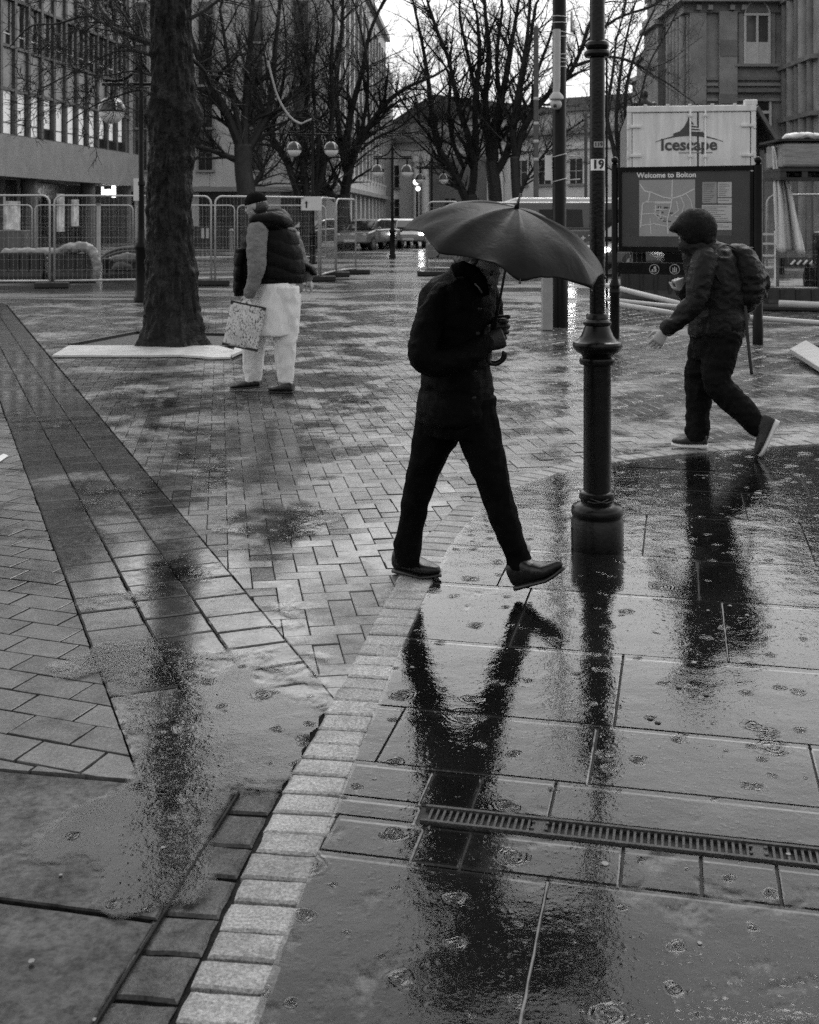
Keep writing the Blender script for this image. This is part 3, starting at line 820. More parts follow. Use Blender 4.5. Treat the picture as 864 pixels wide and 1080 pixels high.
    b_ = MB(); b_.tube([ap + ax * .004, low], .0055, 10); b_.build('shaft', M_st, um, True)
    b_ = MB(); b_.tube([ap - ax * .005, ap + ax * .02, ap + ax * .06], [.012, .007, .003], 10); b_.build('ferrule', M_st, um, True)
    hd = [P(519.5, 352, 5.03), P(517.5, 366, 5.03), P(515, 377, 5.03), P(518, 382.5, 5.03), P(525, 383, 5.02), P(531, 378, 5.01), P(532.5, 371, 5.0)]
    b_ = MB(); b_.tube(smooth_pts(hd, 6), .0115, 12); b_.build('handle', mat('black_handle', .012, .25), um, True)
def umbrella_mat():
    m, nt, b = nodes('dark_umbrella_nylon')
    c = ramp(nt, noise_(nt, 9, 6, .6), [(.3, .006), (.7, .012)]); nt.links.new(c, b.inputs['Base Color'])
    b.inputs['Roughness'].default_value = .42; b.inputs['Specular IOR Level'].default_value = .09
    bn = N(nt, 'ShaderNodeBump'); bn.inputs['Strength'].default_value = .35; bn.inputs['Distance'].default_value = .01
    nt.links.new(noise_(nt, 14, 5, .6, .4), bn.inputs['Height']); nt.links.new(bn.outputs[0], b.inputs['Normal'])
    return m

# ================= man in the padded gilet
def walker_gilet():
    base = G(285, 415)
    t = thing('person', 'bearded man in black padded gilet and pale loose trousers walking left', 'person', base)
    D = 10.78
    torso = [(283, 228, D, 8, .06), (285, 234, D, 16, .10), (286, 242, D, 27, .17), (287, 255, D, 33, .21), (287.5, 270, D, 36, .23), (288, 283, D, 36, .235), (287, 294, D, 34, .23), (286, 303, D, 31, .21)]
    gilet = [(282, 229, D, 11, .08), (284, 234, D, 18, .12), (285, 243, D, 27, .18), (285, 256, D, 31, .215), (285.5, 270, D, 34, .225), (286.5, 283, D, 35.5, .23), (287.5, 291, D, 35, .23), (288, 298, D, 33, .22)]
    legN = [(300, 302, 10.66, 15, .13), (301, 325, 10.66, 14.5, .125), (301, 348, 10.66, 13, .11), (300.5, 370, 10.65, 11, .09), (301, 388, 10.65, 9, .075), (302, 403, 10.65, 7.5, .065)]
    legF = [(277, 302, 10.86, 15, .13), (274, 325, 10.87, 14.5, .12), (270, 348, 10.88, 13, .11), (267, 370, 10.89, 11.5, .09), (266.5, 388, 10.90, 10.5, .08), (267, 402, 10.90, 8.5, .065)]
    aN = [P(272, 243, 10.58), P(270.5, 260, 10.54), P(271, 279, 10.52), P(267.5, 295, 10.52), P(263.5, 309, 10.52)]
    rN = [.092, .088, .080, .066, .055]
    aF = [P(305, 248, 10.96), P(311, 260, 10.98), P(316, 273, 11.0), P(322, 286, 10.98), P(325, 292, 10.96)]
    rF = [.085, .078, .068, .056, .048]
    hc = P(270.5, 217, 10.74); hf, hu = V((-.90, .30, -.22)), V((-.22, 0, .97))
    mb = MB(); mb.loft(px_rings(torso[1:], .86))
    for lg in (legN, legF): mb.loft(px_rings(lg, .72))
    limb(mb, aN, rN, .7); limb(mb, aF, rF, .7)
    limb(mb, [P(281, 238, D), P(277, 230, 10.76), hc - hu * .04], [.075, .066, .06])
    head(mb, hc, hf, hu, 1.04)
    hand(mb, P(262.5, 311, 10.52), (-.18, -.1, -1), (-.2, 1, 0), (-1, -.2, -.1), (.9, 1.2, .8), 1.0, .9)
    hand(mb, P(325.5, 293.5, 10.96), (.35, .1, -.9), (-.9, .2, -.2), (-.2, -1, 0), (.4, .6, .4), 1.0, .4)
    for p in (P(302, 404, 10.65), P(266, 403, 10.9)):
        limb(mb, [p + Z * .10, p + Z * .02], [.032, .026])
    link('body', remeshed(mb, 'body', .005, 2), M_skin, t); eyes(t, hc, hf, hu, 1.04)
    r_, f_, u_ = basis(hf, hu)
    def shell(name, sc, off, cut, m, fold=None, vox=.006):
        h2 = MB(); h2.ball((0, 0, 0), 1, 28, 20, sc); pts = [cut(V(q)) for q in h2.v]
        h = MB(); h.add([hc + r_ * q.x + f_ * (q.y + off[0]) + u_ * (q.z + off[1]) for q in pts], h2.f)
        return link(name, remeshed(h, name, vox, 2, fold), m, t)
    def capcut(q):
        lim = .008
        if q.z < lim: q.z = lim - (lim - q.z) * .12
        return q
    shell('cap', (.088, .108, .108), (-.004, .022), capcut, mat('black_knit_cap', .005, .8, .4, 40, .5, 160, spec=.05), folds(.002, 40))
    def beardcut(q):
        if q.z > -.012: q.z = -.012 + (q.z + .012) * .1
        if q.y < -.01: q.y = -.01 + (q.y + .01) * .2
        return q
    shell('beard', (.073, .088, .115), (.012, -.030), beardcut, mat('grey_beard', .30, .8, .4, 60, .8, 120), folds(.005, 70))
    def nk(q):
        if q.z > .08: q.z = .08 + (q.z - .08) * .1
        if q.y > .01: q.y = .01 + (q.y - .01) * .1
        return q
    shell('hair', (.080, .103, .085), (-.006, -.012), nk, M_hair, folds(.003, 60))
    # shirt (grey sleeves and hem), long pale tunic, trousers, gilet
    M_sh = mat('grey_sweater', .17, .85, .2, 12, .4, 120, spec=.2)
    mb = MB(); limb(mb, aN, rN); limb(mb, aF, rF)
    mb.loft(px_rings([(286, 240, D, 24, .16), (288, 280, D, 32, .20), (291, 296, D, 27, .20), (296, 304, D, 24, .19), (296, 308, D, 23, .18)]))
    link('sweater', remeshed(mb, 'sweater', .009, 3, folds(.010, 7, (1, 1, 1.3), 3.0)), M_sh, t)
    M_pale = mat('pale_cotton_cloth', .70, .8, .1, 7, .25, 160, spec=.2)
    mb = MB(); mb.loft(px_rings([(292, 298, 10.76, 23, .20), (293, 312, 10.76, 24, .23), (292, 330, 10.75, 24, .245), (291, 346, 10.74, 24, .25), (291, 352, 10.74, 24, .25)]))
    tun = link('tunic', remeshed(mb, 'tunic', .009, 2, folds(.012, 5, (1.3, 1.3, .45), 8.0)), M_pale, t)
    mb = MB()
    for lg in (legN, legF): mb.loft(px_rings(lg))
    link('trousers', remeshed(mb, 'trousers', .009, 2, folds(.012, 5, (1.2, 1.2, .7), 2.0)), M_pale, t)
    M_g = mat('black_quilted_gilet', .004, .5, .35, 9, .3, 90, spec=.09)
    mb = MB(); mb.loft(px_rings(gilet, 1.0, 28))
    mb.loft([ellring(P(x, y, 10.72), hx * 10.72 / F_, hy) for x, y, hx, hy in ((257, 262, 9, .14), (254, 280, 7, .14), (252.5, 298, 6, .13), (252, 312, 5, .12))])     # front panel hanging forward
    mb.loft([ellring(P(x, y, 10.95), hx * 10.95 / F_, hy) for x, y, hx, hy in ((319, 276, 5, .09), (324, 281, 7, .09), (329, 286, 5, .07), (332, 290, 2.5, .05))])
    limb(mb, [P(270, 233, 10.58), P(280, 233, 10.60), P(291, 233, 10.66), P(298, 237, 10.80), P(294, 230, 10.92), P(280, 229, 10.92)], [.06, .075, .095, .10, .09, .07])   # hood lying on the shoulders
    def quilt(co):
        z = co.z + .05 * math.sin(co.x * 6 + co.y * 3) + .02 * noise.noise(co * 6)
        ph = (z / .125) % 1.0
        return .011 * (math.sin(math.pi * ph) ** .45 - .7) + .004 * noise.noise(co * 18)
    link('gilet', remeshed(mb, 'gilet', .009, 2, quilt), M_g, t)
    ms = mat('black_shoe', .015, .35, .4, 20)
    shoe(t, G(309.5, 415), G(283.5, 413.5), Z, .11, .085, ms, pointed=.35)
    h_ = P(275.5, 409, 10.9); shoe(t, h_, G(243, 411.5), (0.15, 0, 1), .11, .09, ms, pointed=.45)
    # carrier bag
    cs = [P(244, 318.5, 10.50), P(280, 326, 10.46), P(271, 369.5, 10.46), P(235, 362.5, 10.50)]
    bag = thing('shopping_bag', 'pale flat shopping bag printed with rows of small marks, hanging from a hand', 'bag', (cs[2] + cs[3]) / 2)
    nrm = (cs[1] - cs[0]).cross(cs[3] - cs[0]).normalized(); nrm = nrm if nrm.y > 0 else -nrm
    nx_, ny_ = 16, 18; mb = MB(); A = []; 
    for sd in (0, 1):
        for j in range(ny_ + 1):
            for i in range(nx_ + 1):
                a_, b_ = i / nx_, j / ny_
                p = cs[0].lerp(cs[1], a_).lerp(cs[3].lerp(cs[2], a_), b_)
                bulge = math.sin(math.pi * a_) * (.25 + .75 * math.sin(math.pi * min(1, b_ * .8 + .1))) * .028
                A.append(p + nrm * ((-bulge if sd == 0 else bulge + .006)) + nrm * .006 * noise.noise(p * 14))
    fs = []; W_ = nx_ + 1; H_ = (ny_ + 1) * W_
    for sd in (0, 1):
        for j in range(ny_):
            for i in range(nx_):
                k = sd * H_ + j * W_ + i; fs.append((k, k + 1, k + W_ + 1, k + W_))
    for j in range(ny_):
        for i in (0, nx_):
            k = j * W_ + i; fs.append((k, k + W_, k + W_ + H_, k + H_))
    for i in range(nx_):
        k = ny_ * W_ + i; fs.append((k, k + 1, k + 1 + H_, k + H_))
    mb.add(A, fs); mb.build('bag_body', bag_mat(), bag, True)
    mb = MB(); ex = (cs[1] - cs[0]).normalized(); dn = (cs[3] - cs[0]).normalized()
    mb.bar(cs[0] - ex * .005 + nrm * .002, cs[1] + ex * .005 + nrm * .002, .018, .028, dn); mb.bar(cs[3] - ex * .005 + nrm * .002, cs[2] + ex * .006 + nrm * .002, .022, .022, dn)
    mb.build('trim', mat('bag_trim', .015, .5), bag)
    hp = P(261.5, 316.5, 10.50); M_h = mat('bag_handle', .55, .5)
    for a_, b_ in ((.28, .40), (.58, .70)):
        pa = cs[0].lerp(cs[1], a_); b2 = MB()
        b2.tube([pa, pa.lerp(hp, .6), hp + ex * (a_ - .5) * .06], [(.016, .003), (.015, .003), (.012, .003)], 8, side=ex); b2.build('handle', M_h, bag, True)
    b2 = MB(); b2.tube([hp + ex * -.02, hp + ex * .02], .009, 8); b2.build('handle_grip', M_h, bag, True)
def bag_mat():
    m, nt, b = nodes('pale_printed_bag')
    c = ramp(nt, noise_(nt, 10, 4), [(.3, .52), (.7, .64)])
    v = math_(nt, 'MAXIMUM', ramp(nt, noise_(nt, 75, 1, .4, .6, sc=(1.5, .2, .7)), [(.41, .16), (.45, 1.0)]), ramp(nt, noise_(nt, 11, 2, .5), [(.36, 1.0), (.46, 0.0)]))
    nt.links.new(math_(nt, 'MULTIPLY', c, v), b.inputs['Base Color']); b.inputs['Roughness'].default_value = .4
    return m

# ================= hooded man with the backpack
def walker_hood():
    base = G(730, 474)
    t = thing('person', 'hooded man in dark jacket and white soled trainers striding left past the map board', 'person', base)
    D = 8.15
    coat = [(741, 252, D, 12, .07), (745, 260, D, 22, .12), (750, 271, D, 29, .18), (754, 287, D, 31, .20), (757, 305, D, 31, .20), (758, 325, D, 30.5, .195), (758.5, 340, D, 31, .195), (758, 350, D, 31, .195), (757, 354, D, 29, .18)]
    legF = [(748, 340, 8.22, 18, .10), (745, 365, 8.23, 17.5, .10), (739, 392, 8.24, 16, .09), (737, 415, 8.24, 14, .08), (736.5, 435, 8.24, 12, .072), (735.5, 452, 8.24, 12.5, .07), (735, 464, 8.24, 10.5, .062)]
    nl = [P(764, 345, 8.06), P(760, 372, 8.05), P(756, 399, 8.03), P(768, 417, 8.01), P(784, 433, 7.98), P(799, 450, 7.96)]
    nr = [(.115, .105), (.108, .10), (.098, .09), (.09, .084), (.082, .076), (.066, .062)]
    aN = [P(744, 275, 7.98), P(738, 297, 7.93), P(733, 318, 7.92), P(719, 333, 7.93), P(705, 346, 7.95)]
    rN = [.088, .080, .070, .062, .054]
    aF = [P(742, 275, 8.32), P(733, 300, 8.36), P(730, 320, 8.36), P(724, 312, 8.34), P(720, 305, 8.33)]
    rF = [.085, .075, .066, .058, .05]
    hc = P(732, 242, 8.12); hf, hu = V((-.93, .0, -.37)), V((-.35, 0, .93))
    mb = MB(); mb.loft(px_rings(coat[1:-1], .84)); mb.loft(px_rings(legF, .78)); limb(mb, nl, nr, .78)
    limb(mb, aN, rN, .74); limb(mb, aF, rF, .74)
    limb(mb, [P(745, 265, D), P(738, 255, 8.13), hc - hu * .04], [.07, .064, .06]); head(mb, hc, hf, hu, 1.0)
    hand(mb, P(701, 349, 7.95), (-.55, 0, -.85), (.2, 1, .1), (-1, -.2, .3), (.35, .45, .35), 1.0, .4)
    hand(mb, P(720.5, 307, 8.30), (-.35, -.1, .9), (-.3, 1, .1), (-.9, -.1, -.3), (1.1, 1.25, .9), .95, .9)
    p = P(735, 466, 8.24); limb(mb, [p + Z * .10, p + Z * .02], [.032, .026])
    p = P(800, 452, 7.96); limb(mb, [p + V((-.06, 0, .07)), p + V((-.02, 0, .02))], [.032, .026])
    link('body', remeshed(mb, 'body', .005, 2), M_skin, t); eyes(t, hc, hf, hu)
    r_, f_, u_ = basis(hf, hu)
    # jacket
    M_j = mat('dark_rain_jacket', .010, .42, .35, 9, .3, 110, spec=.15)
    mb = MB(); mb.loft(px_rings(coat, 1.0, 24)); limb(mb, [P(745, 266, D), P(736, 262, 8.12), P(727, 259, 8.11)], [.10, .088, .07]); limb(mb, aN, rN); limb(mb, aF, rF)
    jk = link('jacket', remeshed(mb, 'jacket', .008, 3, folds(.013, 6.0, (1, 1, 1.3), 1.5)), M_j, t)
    mb = MB(); mb.ball((0, 0, 0), 1, 30, 22, (.108, .146, .145))
    pts = []
    for q in mb.v:
        q = V(q)
        if q.y > .055: # opening of the hood: pushed in, with a peak above
            rr = math.hypot(q.x / .070, (q.z + .03) / .080)
            if rr < 1: q.y -= .025 * (1 - rr ** 3)
        if q.y > .02 and q.z > .03: q.y += .040 * math.exp(-((q.z - .065) / .03) ** 2) * math.exp(-(q.x / .06) ** 2)
        pts.append(hc + r_ * q.x + f_ * (q.y - .012) + u_ * (q.z - .004))
    h = MB(); h.add(pts, mb.f); limb(h, [hc - u_ * .09 - f_ * .03, P(742, 259, 8.14), P(747, 268, 8.15)], [.088, .10, .11])
    link('hood', remeshed(h, 'hood', .006, 2, folds(.004, 8, (1, 1, 1), 2.0)), mat('black_hood', .006, .6, .4, 18, .4, 150, spec=.12), jk)
    # trousers, shoes
    mb = MB(); mb.loft(px_rings(legF)); limb(mb, nl, nr); mb.loft(px_rings([(757, 338, D, 29, .18), (756, 362, D, 25, .17), (752, 378, D, 20, .15)]))
    link('trousers', remeshed(mb, 'trousers', .008, 2, folds(.014, 6, (1, 1, 1.2), 6.0)), mat('black_jeans', .006, .75, .35, 18, .25, 300, spec=.07), t)
    M_up = mat('black_trainer', .012, .6, .4, 30, .3, 120); M_so = mat('white_trainer_sole', .62, .5, .15, 20)
    shoe(t, G(746, 473.5), G(708.5, 471), Z, .108, .085, M_up, M_so, pointed=.3, sole_h=.032, flick=.008)
    h_, t_ = P(822, 445, 7.92), P(803, 482, 7.90)
    shoe(t, h_, t_, (-1, .0, -.25), .108, .095, M_up, M_so, pointed=.3, sole_h=.036)
    # backpack
    bp = thing('backpack', 'black backpack with a long loose strap worn by the hooded man', 'backpack', P(787, 300, 8.12))
    rings = [ellring(P(x, y, 8.14), hw * 8.14 / F_, hd) for x, y, hw, hd in ((778, 258, 6, .07), (780, 263, 13, .12), (783, 275, 18, .15), (786, 290, 21, .165), (787, 305, 20, .165), (785, 318, 17, .155), (782, 327, 12, .12), (781, 330, 6, .07))]
    mb = MB(); mb.loft(rings); limb(mb, [P(800, 285, 8.12), P(803, 297, 8.12), P(801, 312, 8.12)], [.05, .06, .05])
    link('pack', remeshed(mb, 'pack', .008, 2, folds(.009, 9, (1, 1, 1.5), 3.0)), mat('black_pack_nylon', .006, .4, .4, 12, .3, 140, spec=.15), bp)
    b_ = MB(); b_.tube(smooth_pts([P(786, 322, 8.0), P(787.5, 340, 7.99), P(789, 360, 7.98), P(791, 378, 7.97), P(793, 395, 7.97)], 5), [(.011, .003)] * 21, 8); b_.build('strap', mat('strap_webbing', .012, .6), bp, True)
    b_ = MB(); b_.tube(smooth_pts([P(775, 262, 8.0), P(763, 258, 7.98), P(752, 268, 7.95), P(752, 285, 7.945), P(760, 300, 7.955)], 5), [(.022, .006)] * 21, 8); b_.build('shoulder_strap', mat('strap_webbing', .012, .6), bp, True)
walker_umbrella(); walker_gilet(); walker_hood()
# ------------------------------------------------------------------ buildings
M_conc = mat('pale_wet_concrete', .26, .6, .25, 1.2, .3, 30)
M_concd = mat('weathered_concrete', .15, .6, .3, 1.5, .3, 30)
M_fin = mat('dark_fin_stone', .075, .5, .3, 2, .2, 30)
M_span = mat('pale_spandrel_panel', .30, .55, .25, .8, .1, 20)
M_glass = mat('dark_window_glass', .025, .06, .3, 1, spec=.6)
M_blind = mat('lit_window_blind', .6, .6, .1, 3, emit=.28)
M_white = mat('white_window_frame', .62, .4, .1)
M_dark = mat('dark_recess', .012, .5)
M_shop = mat('dark_shopfront', .03, .25, .4, 2)
M_lit = mat('lit_sign_white', .9, .5, .05, emit=1.6)
M_litdim = mat('lit_shop_window', .45, .4, .7, 2.0, emit=.22)
def text(body, size, origin, right, up, m, parent, name='lettering', ext=.004, bold=.0, align='CENTER'):
    cu = bpy.data.curves.new(name, 'FONT'); cu.body = body; cu.size = size; cu.extrude = ext; cu.align_x = align; cu.align_y = 'CENTER'; cu.offset = bold; cu.resolution_u = 3
    o = bpy.data.objects.new(name, cu); COL.objects.link(o)
    dg = bpy.context.evaluated_depsgraph_get(); dg.update()
    me = bpy.data.meshes.new_from_object(o.evaluated_get(dg), depsgraph=dg); bpy.data.objects.remove(o); bpy.data.curves.remove(cu)
    r, u = V(right).normalized(), V(up).normalized(); n = r.cross(u)
    me.transform(Matrix(((r.x, u.x, n.x, origin[0]), (r.y, u.y, n.y, origin[1]), (r.z, u.z, n.z, origin[2]), (0, 0, 0, 1))))
    return link(name, me, m, parent)

class Face:            # a vertical facade: u along A->B, w outwards (towards the viewer side)
    def __init__(s, A, B):
        s.A, s.B = V((A[0], A[1], 0)), V((B[0], B[1], 0)); s.d = (s.B - s.A).normalized(); s.L = (s.B - s.A).length
        s.n = V((s.d.y, -s.d.x, 0))
    def p(s, u, z, w=0): return s.A + s.d * u + s.n * w + Z * z
    def box(s, mb, u0, u1, z0, z1, w0, w1):
        M = Matrix((s.d, s.n, Z)).transposed()
        return mb.box(s.p((u0 + u1) / 2, (z0 + z1) / 2, (w0 + w1) / 2), (abs(u1 - u0), abs(w1 - w0), abs(z1 - z0)), M=M)
    def u_at(s, px): 
        q = on_plane(px, 200, s.A, s.B); return (V((q.x, q.y, 0)) - s.A).dot(s.d)

# --- office block on the left
A_, B_ = GX(0, 56), GX(137, 74)
off = Face(A_, B_)
offB = thing('office_building', 'grey office block with dark vertical fins, pale blinds and shops beneath a concrete canopy', 'building', (off.p(0, 0, -8)))
NB0, NB1, BW = -9, 12, off.L / 11.6
zs = [5.45, 7.65, 9.7, 12.0, 14.0, 16.2, 18.2]
mb = MB(); off.box(mb, NB0 * BW, off.L, 5.4, 19, -14, -.45); mb.build('wall', M_concd, offB)
mb = MB(); off.box(mb, NB0 * BW, off.L + .3, 3.45, 5.4, -14, .55); mb.build('canopy_fascia', M_conc, offB)
mb = MB(); off.box(mb, off.L - .25, off.L + .5, 5.4, 19.0, -14, .05); mb.build('end_pier', M_conc, offB)
for k in range(NB0, NB1 + 1):
    u = k * BW
    mb = MB(); off.box(mb, u - .13, u + .13, 5.401, 19, -.449, .10); mb.build('fin', M_fin, offB)
for z in (5.45, 7.65, 9.7, 12.0, 14.0, 16.2):
    mb = MB(); off.box(mb, NB0 * BW, off.L - .26, z - .07, z + .07, -.448, .08); mb.build('ledge', M_fin, offB)
for k in range(NB0, NB1):
    u0, u1 = k * BW + .1, (k + 1) * BW - .1
    if u1 > off.L - .3: continue
    for z0, z1 in ((7.72, 9.63), (12.07, 13.93)):
        mb = MB(); off.box(mb, u0, u1, z0, z1, -.447, -.06); mb.build('spandrel', M_span, offB)
    for fl, (z0, z1) in enumerate(((5.52, 7.58), (9.77, 11.93), (14.07, 16.13))):
        w_ = MB(); off.box(w_, u0, u1, z0, z1, -.447, -.14); win = w_.build('window', M_glass, offB)
        f = MB()
        for (a, b, c, d) in ((u1 - .09, u1 - .02, z0, z1), (u0 + .02, u0 + .08, z0, z1), (u0 + .081, u1 - .091, z0 + .52, z0 + .58)): off.box(f, a, b, c, d, -.139, -.09)
        f.build('frame', M_white if fl else M_fin, win)
        if fl == 0:
            b = MB(); off.box(b, u0 + .09, u1 - .10, z0 + .02 + (.5 if R() < .2 else 0), z1 - .02, -.138, -.12); b.build('blind', M_blind, win)
        elif R() < .5:
            b = MB(); off.box(b, u0 + .09, u1 - U(.3, 1.0), z0 + U(.6, 1.2), z1 - .02, -.138, -.12); b.build('blind', mat('grey_blind', .25, .7), win)
mb = MB(); off.box(mb, off.L - .3, off.L + .28, 0, 3.449, -14, .0); mb.build('end_wall', M_concd, offB)
# ground floor, set back beneath the canopy
mb = MB(); off.box(mb, NB0 * BW, off.L, 0.0, 3.45, -4.0, -2.6); mb.build('shop_wall', M_shop, offB)
for u in [off.u_at(x) for x in (37, 98)] + [off.u_at(37) - 6.5, off.u_at(37) - 13]:
    mb = MB(); mb.tube([off.p(u, 0, -.3), off.p(u, 3.45, -.3)], .42, 20); mb.build('column', M_concd, offB, SM)
for u0, u1, z0, z1, m in ((6.0, 7.3, .9, 2.75, M_litdim), (7.32, 7.95, .75, 2.4, M_litdim), (11.2, 12.6, .5, 2.8, M_shop), (13.0, 13.8, .7, 2.9, M_litdim), (15.2, 16.0, 1.0, 2.6, M_litdim), (-2, 1.6, .4, 2.6, M_shop)):
    mb = MB(); off.box(mb, u0, u1, z0, z1, -2.599, -2.45); mb.build('shop_window', m, offB)
q = on_plane(21, 199, off.p(0, 0, -.9), off.p(1, 0, -.9))
sg = MB(); c = (q - off.A).dot(off.d); off.box(sg, c - 1.5, c + 1.4, 2.35, 3.4, -.95, -.9); sgo = sg.build('shop_sign', mat('dull_sign_board', .06, .5, .3), offB)
text('GAP', 1.0, off.p(c, 2.86, -.885), off.d, Z, mat('grey_sign_letter', .13, .5), sgo, bold=.01)
q = on_plane(116, 202, off.p(0, 0, -.35), off.p(1, 0, -.35)); c = (q - off.A).dot(off.d)
sg = MB(); 
for a, b, z0, z1 in ((-1.5, -1.25, -.2, .25), (-1.2, -.7, -.18, .1), (-.65, -.2, -.2, .12), (-.15, .55, -.18, .14), (.6, 1.25, -.34, .36)): off.box(sg, c + a * .82, c + b * .82, q.z + z0, q.z + z1, -.42, -.35)
sg.build('lit_sign', M_lit, offB)

# --- pale stone building across the end of the square
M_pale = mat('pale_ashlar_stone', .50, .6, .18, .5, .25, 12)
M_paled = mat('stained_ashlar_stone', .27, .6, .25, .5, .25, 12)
SA, SB, SC2 = GX(70, 86), GX(356, 85), GX(407, 133)
stB = thing('stone_building', 'pale stone building with tall dark window strips and ground floor shops behind the bare trees', 'building', (SA + SB) / 2)
def stone_block(F, zt, strips, sw, depth, ledge, pier):
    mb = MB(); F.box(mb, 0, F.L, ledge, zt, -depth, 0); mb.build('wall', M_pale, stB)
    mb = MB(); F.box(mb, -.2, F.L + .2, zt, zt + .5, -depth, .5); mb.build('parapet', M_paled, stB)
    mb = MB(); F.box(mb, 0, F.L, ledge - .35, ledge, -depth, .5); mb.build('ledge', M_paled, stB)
    mb = MB(); F.box(mb, 0, F.L, 0, ledge - .35, -depth, -2.2); mb.build('shop_wall', M_shop, stB)
    for u in pier:
        mb = MB(); F.box(mb, u - .55, u + .55, 0, ledge - .351, -2.199, .0); mb.build('pier', M_pale, stB)
    for u in strips:
        z = ledge + 1.2
        mb = MB(); F.box(mb, u - sw / 2 - .12, u - sw / 2, z, zt - 1.5, -.1, .14); F.box(mb, u + sw / 2, u + sw / 2 + .12, z, zt - 1.5, -.1, .14); mb.build('strip_jamb', M_paled, stB)
        while z + 2.9 < zt - 1:
            w_ = MB(); F.box(w_, u - sw / 2, u + sw / 2, z, z + 2.1, -.4, .03); win = w_.build('window', M_glass, stB)
            f = MB(); F.box(f, u - .04, u + .04, z + .02, z + 2.08, .031, .06); F.box(f, u - sw / 2, u - .041, z + 1.2, z + 1.26, .031, .06); F.box(f, u + .041, u + sw / 2, z + 1.2, z + 1.26, .031, .06); f.build('frame', M_fin, win)
            s_ = MB(); F.box(s_, u - sw / 2 - .2, u + sw / 2 + .2, z - .16, z - .001, -.1, .22); s_.build('sill', M_white if sw < .9 else M_paled, win)
            pn = MB(); F.box(pn, u - sw / 2, u + sw / 2, z + 2.101, z + 2.9, -.4, .02); pn.build('spandrel', M_fin, stB)
            z += 3.05
F1 = Face((SA.x, SA.y), (SB.x, SB.y))
stone_block(F1, 21, [F1.u_at(x) for x in (148, 184, 217, 270, 318)], 1.0, 14, 3.7, [F1.u_at(x) for x in (150, 205, 288, 352)])
F2 = Face((SB.x + .05, SB.y), (SC2.x, SC2.y))
stone_block(F2, 21, [2.5 + 3.6 * k for k in range(13)], .8, 10, 3.75, [1.0 + 4.2 * k for k in range(12)])
for px, w_ in ((231, 3.0), (262, 3.2), (318, 2.4)):
    u = F1.u_at(px); mb = MB(); F1.box(mb, u - w_ / 2, u + w_ / 2, 2.5, 3.2, -2.19, -1.9); mb.build('shop_fascia', M_dark, stB)
for px in (219, 231, 243):
    u = F1.u_at(px); mb = MB(); F1.box(mb, u - .28, u + .28, .5, 2.3, -2.19, -2.0); mb.build('shop_window', M_litdim, stB)
F3 = Face((SC2.x, SC2.y + .1), (GX(414.5, 141).x, 141))
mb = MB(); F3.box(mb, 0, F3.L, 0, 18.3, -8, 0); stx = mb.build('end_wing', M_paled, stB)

# --- classical building closing the view
CA, CB = GX(408, 142), GX(700, 118)
cl = Face((CA.x, CA.y), (CB.x, CB.y))
clB = thing('classical_building', 'long pale classical building with columned porch closing the view behind the trees', 'building', (CA + CB) / 2)
def zc(py, px=520): return on_plane(px, py, CA, CB).z
M_lift = mat('pale_lifted_stone', .78, .6, .12, .5, .2, 12)  # pale stone, base raised to make up for dim light on this facade
mb = MB(); cl.box(mb, 0, cl.L, 0, 8.6, -12, 0); mb.build('wall', M_lift, clB)
mb = MB(); cl.box(mb, -.3, cl.L, 8.6, 9.3, -12, .35); mb.build('architrave', M_lift, clB)
mb = MB(); cl.box(mb, -.2, cl.L, 9.3, 10.2, -12, .2); mb.build('frieze', mat('pale_render_band', .55, .6, .12, .6), clB)
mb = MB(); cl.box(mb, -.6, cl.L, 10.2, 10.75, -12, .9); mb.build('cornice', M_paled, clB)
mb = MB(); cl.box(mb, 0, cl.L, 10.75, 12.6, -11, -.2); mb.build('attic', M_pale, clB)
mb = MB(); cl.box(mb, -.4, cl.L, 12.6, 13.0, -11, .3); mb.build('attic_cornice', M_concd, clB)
u0, u1 = cl.u_at(424), cl.u_at(523)
mb = MB(); mb.poly_prism([cl.p(u0 - 1, 13.0, .3), cl.p(u1 + 8, 13.0, .3), cl.p((u0 + u1) / 2 - 2, 15.6, .3)], cl.n * -9); mb.build('roof', mat('wet_slate', .13, .35, .3, 2), clB)
mb = MB(); cl.box(mb, u1 + 8.2, cl.L, 13.0, 14.2, -10, -1.5); mb.build('roof', mat('wet_slate', .13, .35, .3, 2), clB)
ur0, ur1 = cl.u_at(452), cl.u_at(520)
mb = MB(); cl.box(mb, ur0, ur1, .4, 8.3, -.5, .02); mb.build('porch_shade_panel', mat('porch_shade_stone', .22, .7, .2, .7), clB)  # flat panel on the wall, the porch's shade put into its colour
for px in (443, 452, 521, 530):
    u = cl.u_at(px); mb = MB(); mb.lathe([(.62, 0), (.62, .5), (.5, .6), (.42, 7.7), (.6, 7.9), (.6, 8.55)], cl.p(u, 0, .55), 20); mb.build('column', M_lift, clB, SM)
for px in (416, 475, 500, 550, 575, 608, 632, 656, 680):
    u = cl.u_at(px)
    for z0, z1 in ((1.6, 3.6), (5.0, 7.6)):
        if 452 < px < 520 and z0 > 3: continue
        w_ = MB(); cl.box(w_, u - .75, u + .75, z0, z1, -.3, .04); win = w_.build('window', M_glass, clB)
        f = MB(); cl.box(f, u - .03, u + .03, z0, z1, .041, .07); cl.box(f, u - .75, u - .031, (z0 + z1) / 2, (z0 + z1) / 2 + .06, .041, .07); cl.box(f, u + .031, u + .75, (z0 + z1) / 2, (z0 + z1) / 2 + .06, .041, .07); f.build('frame', M_white, win)
        s_ = MB(); cl.box(s_, u - 1.0, u + 1.0, z0 - .25, z0 - .001, -.1, .25); s_.build('sill', M_paled, win)

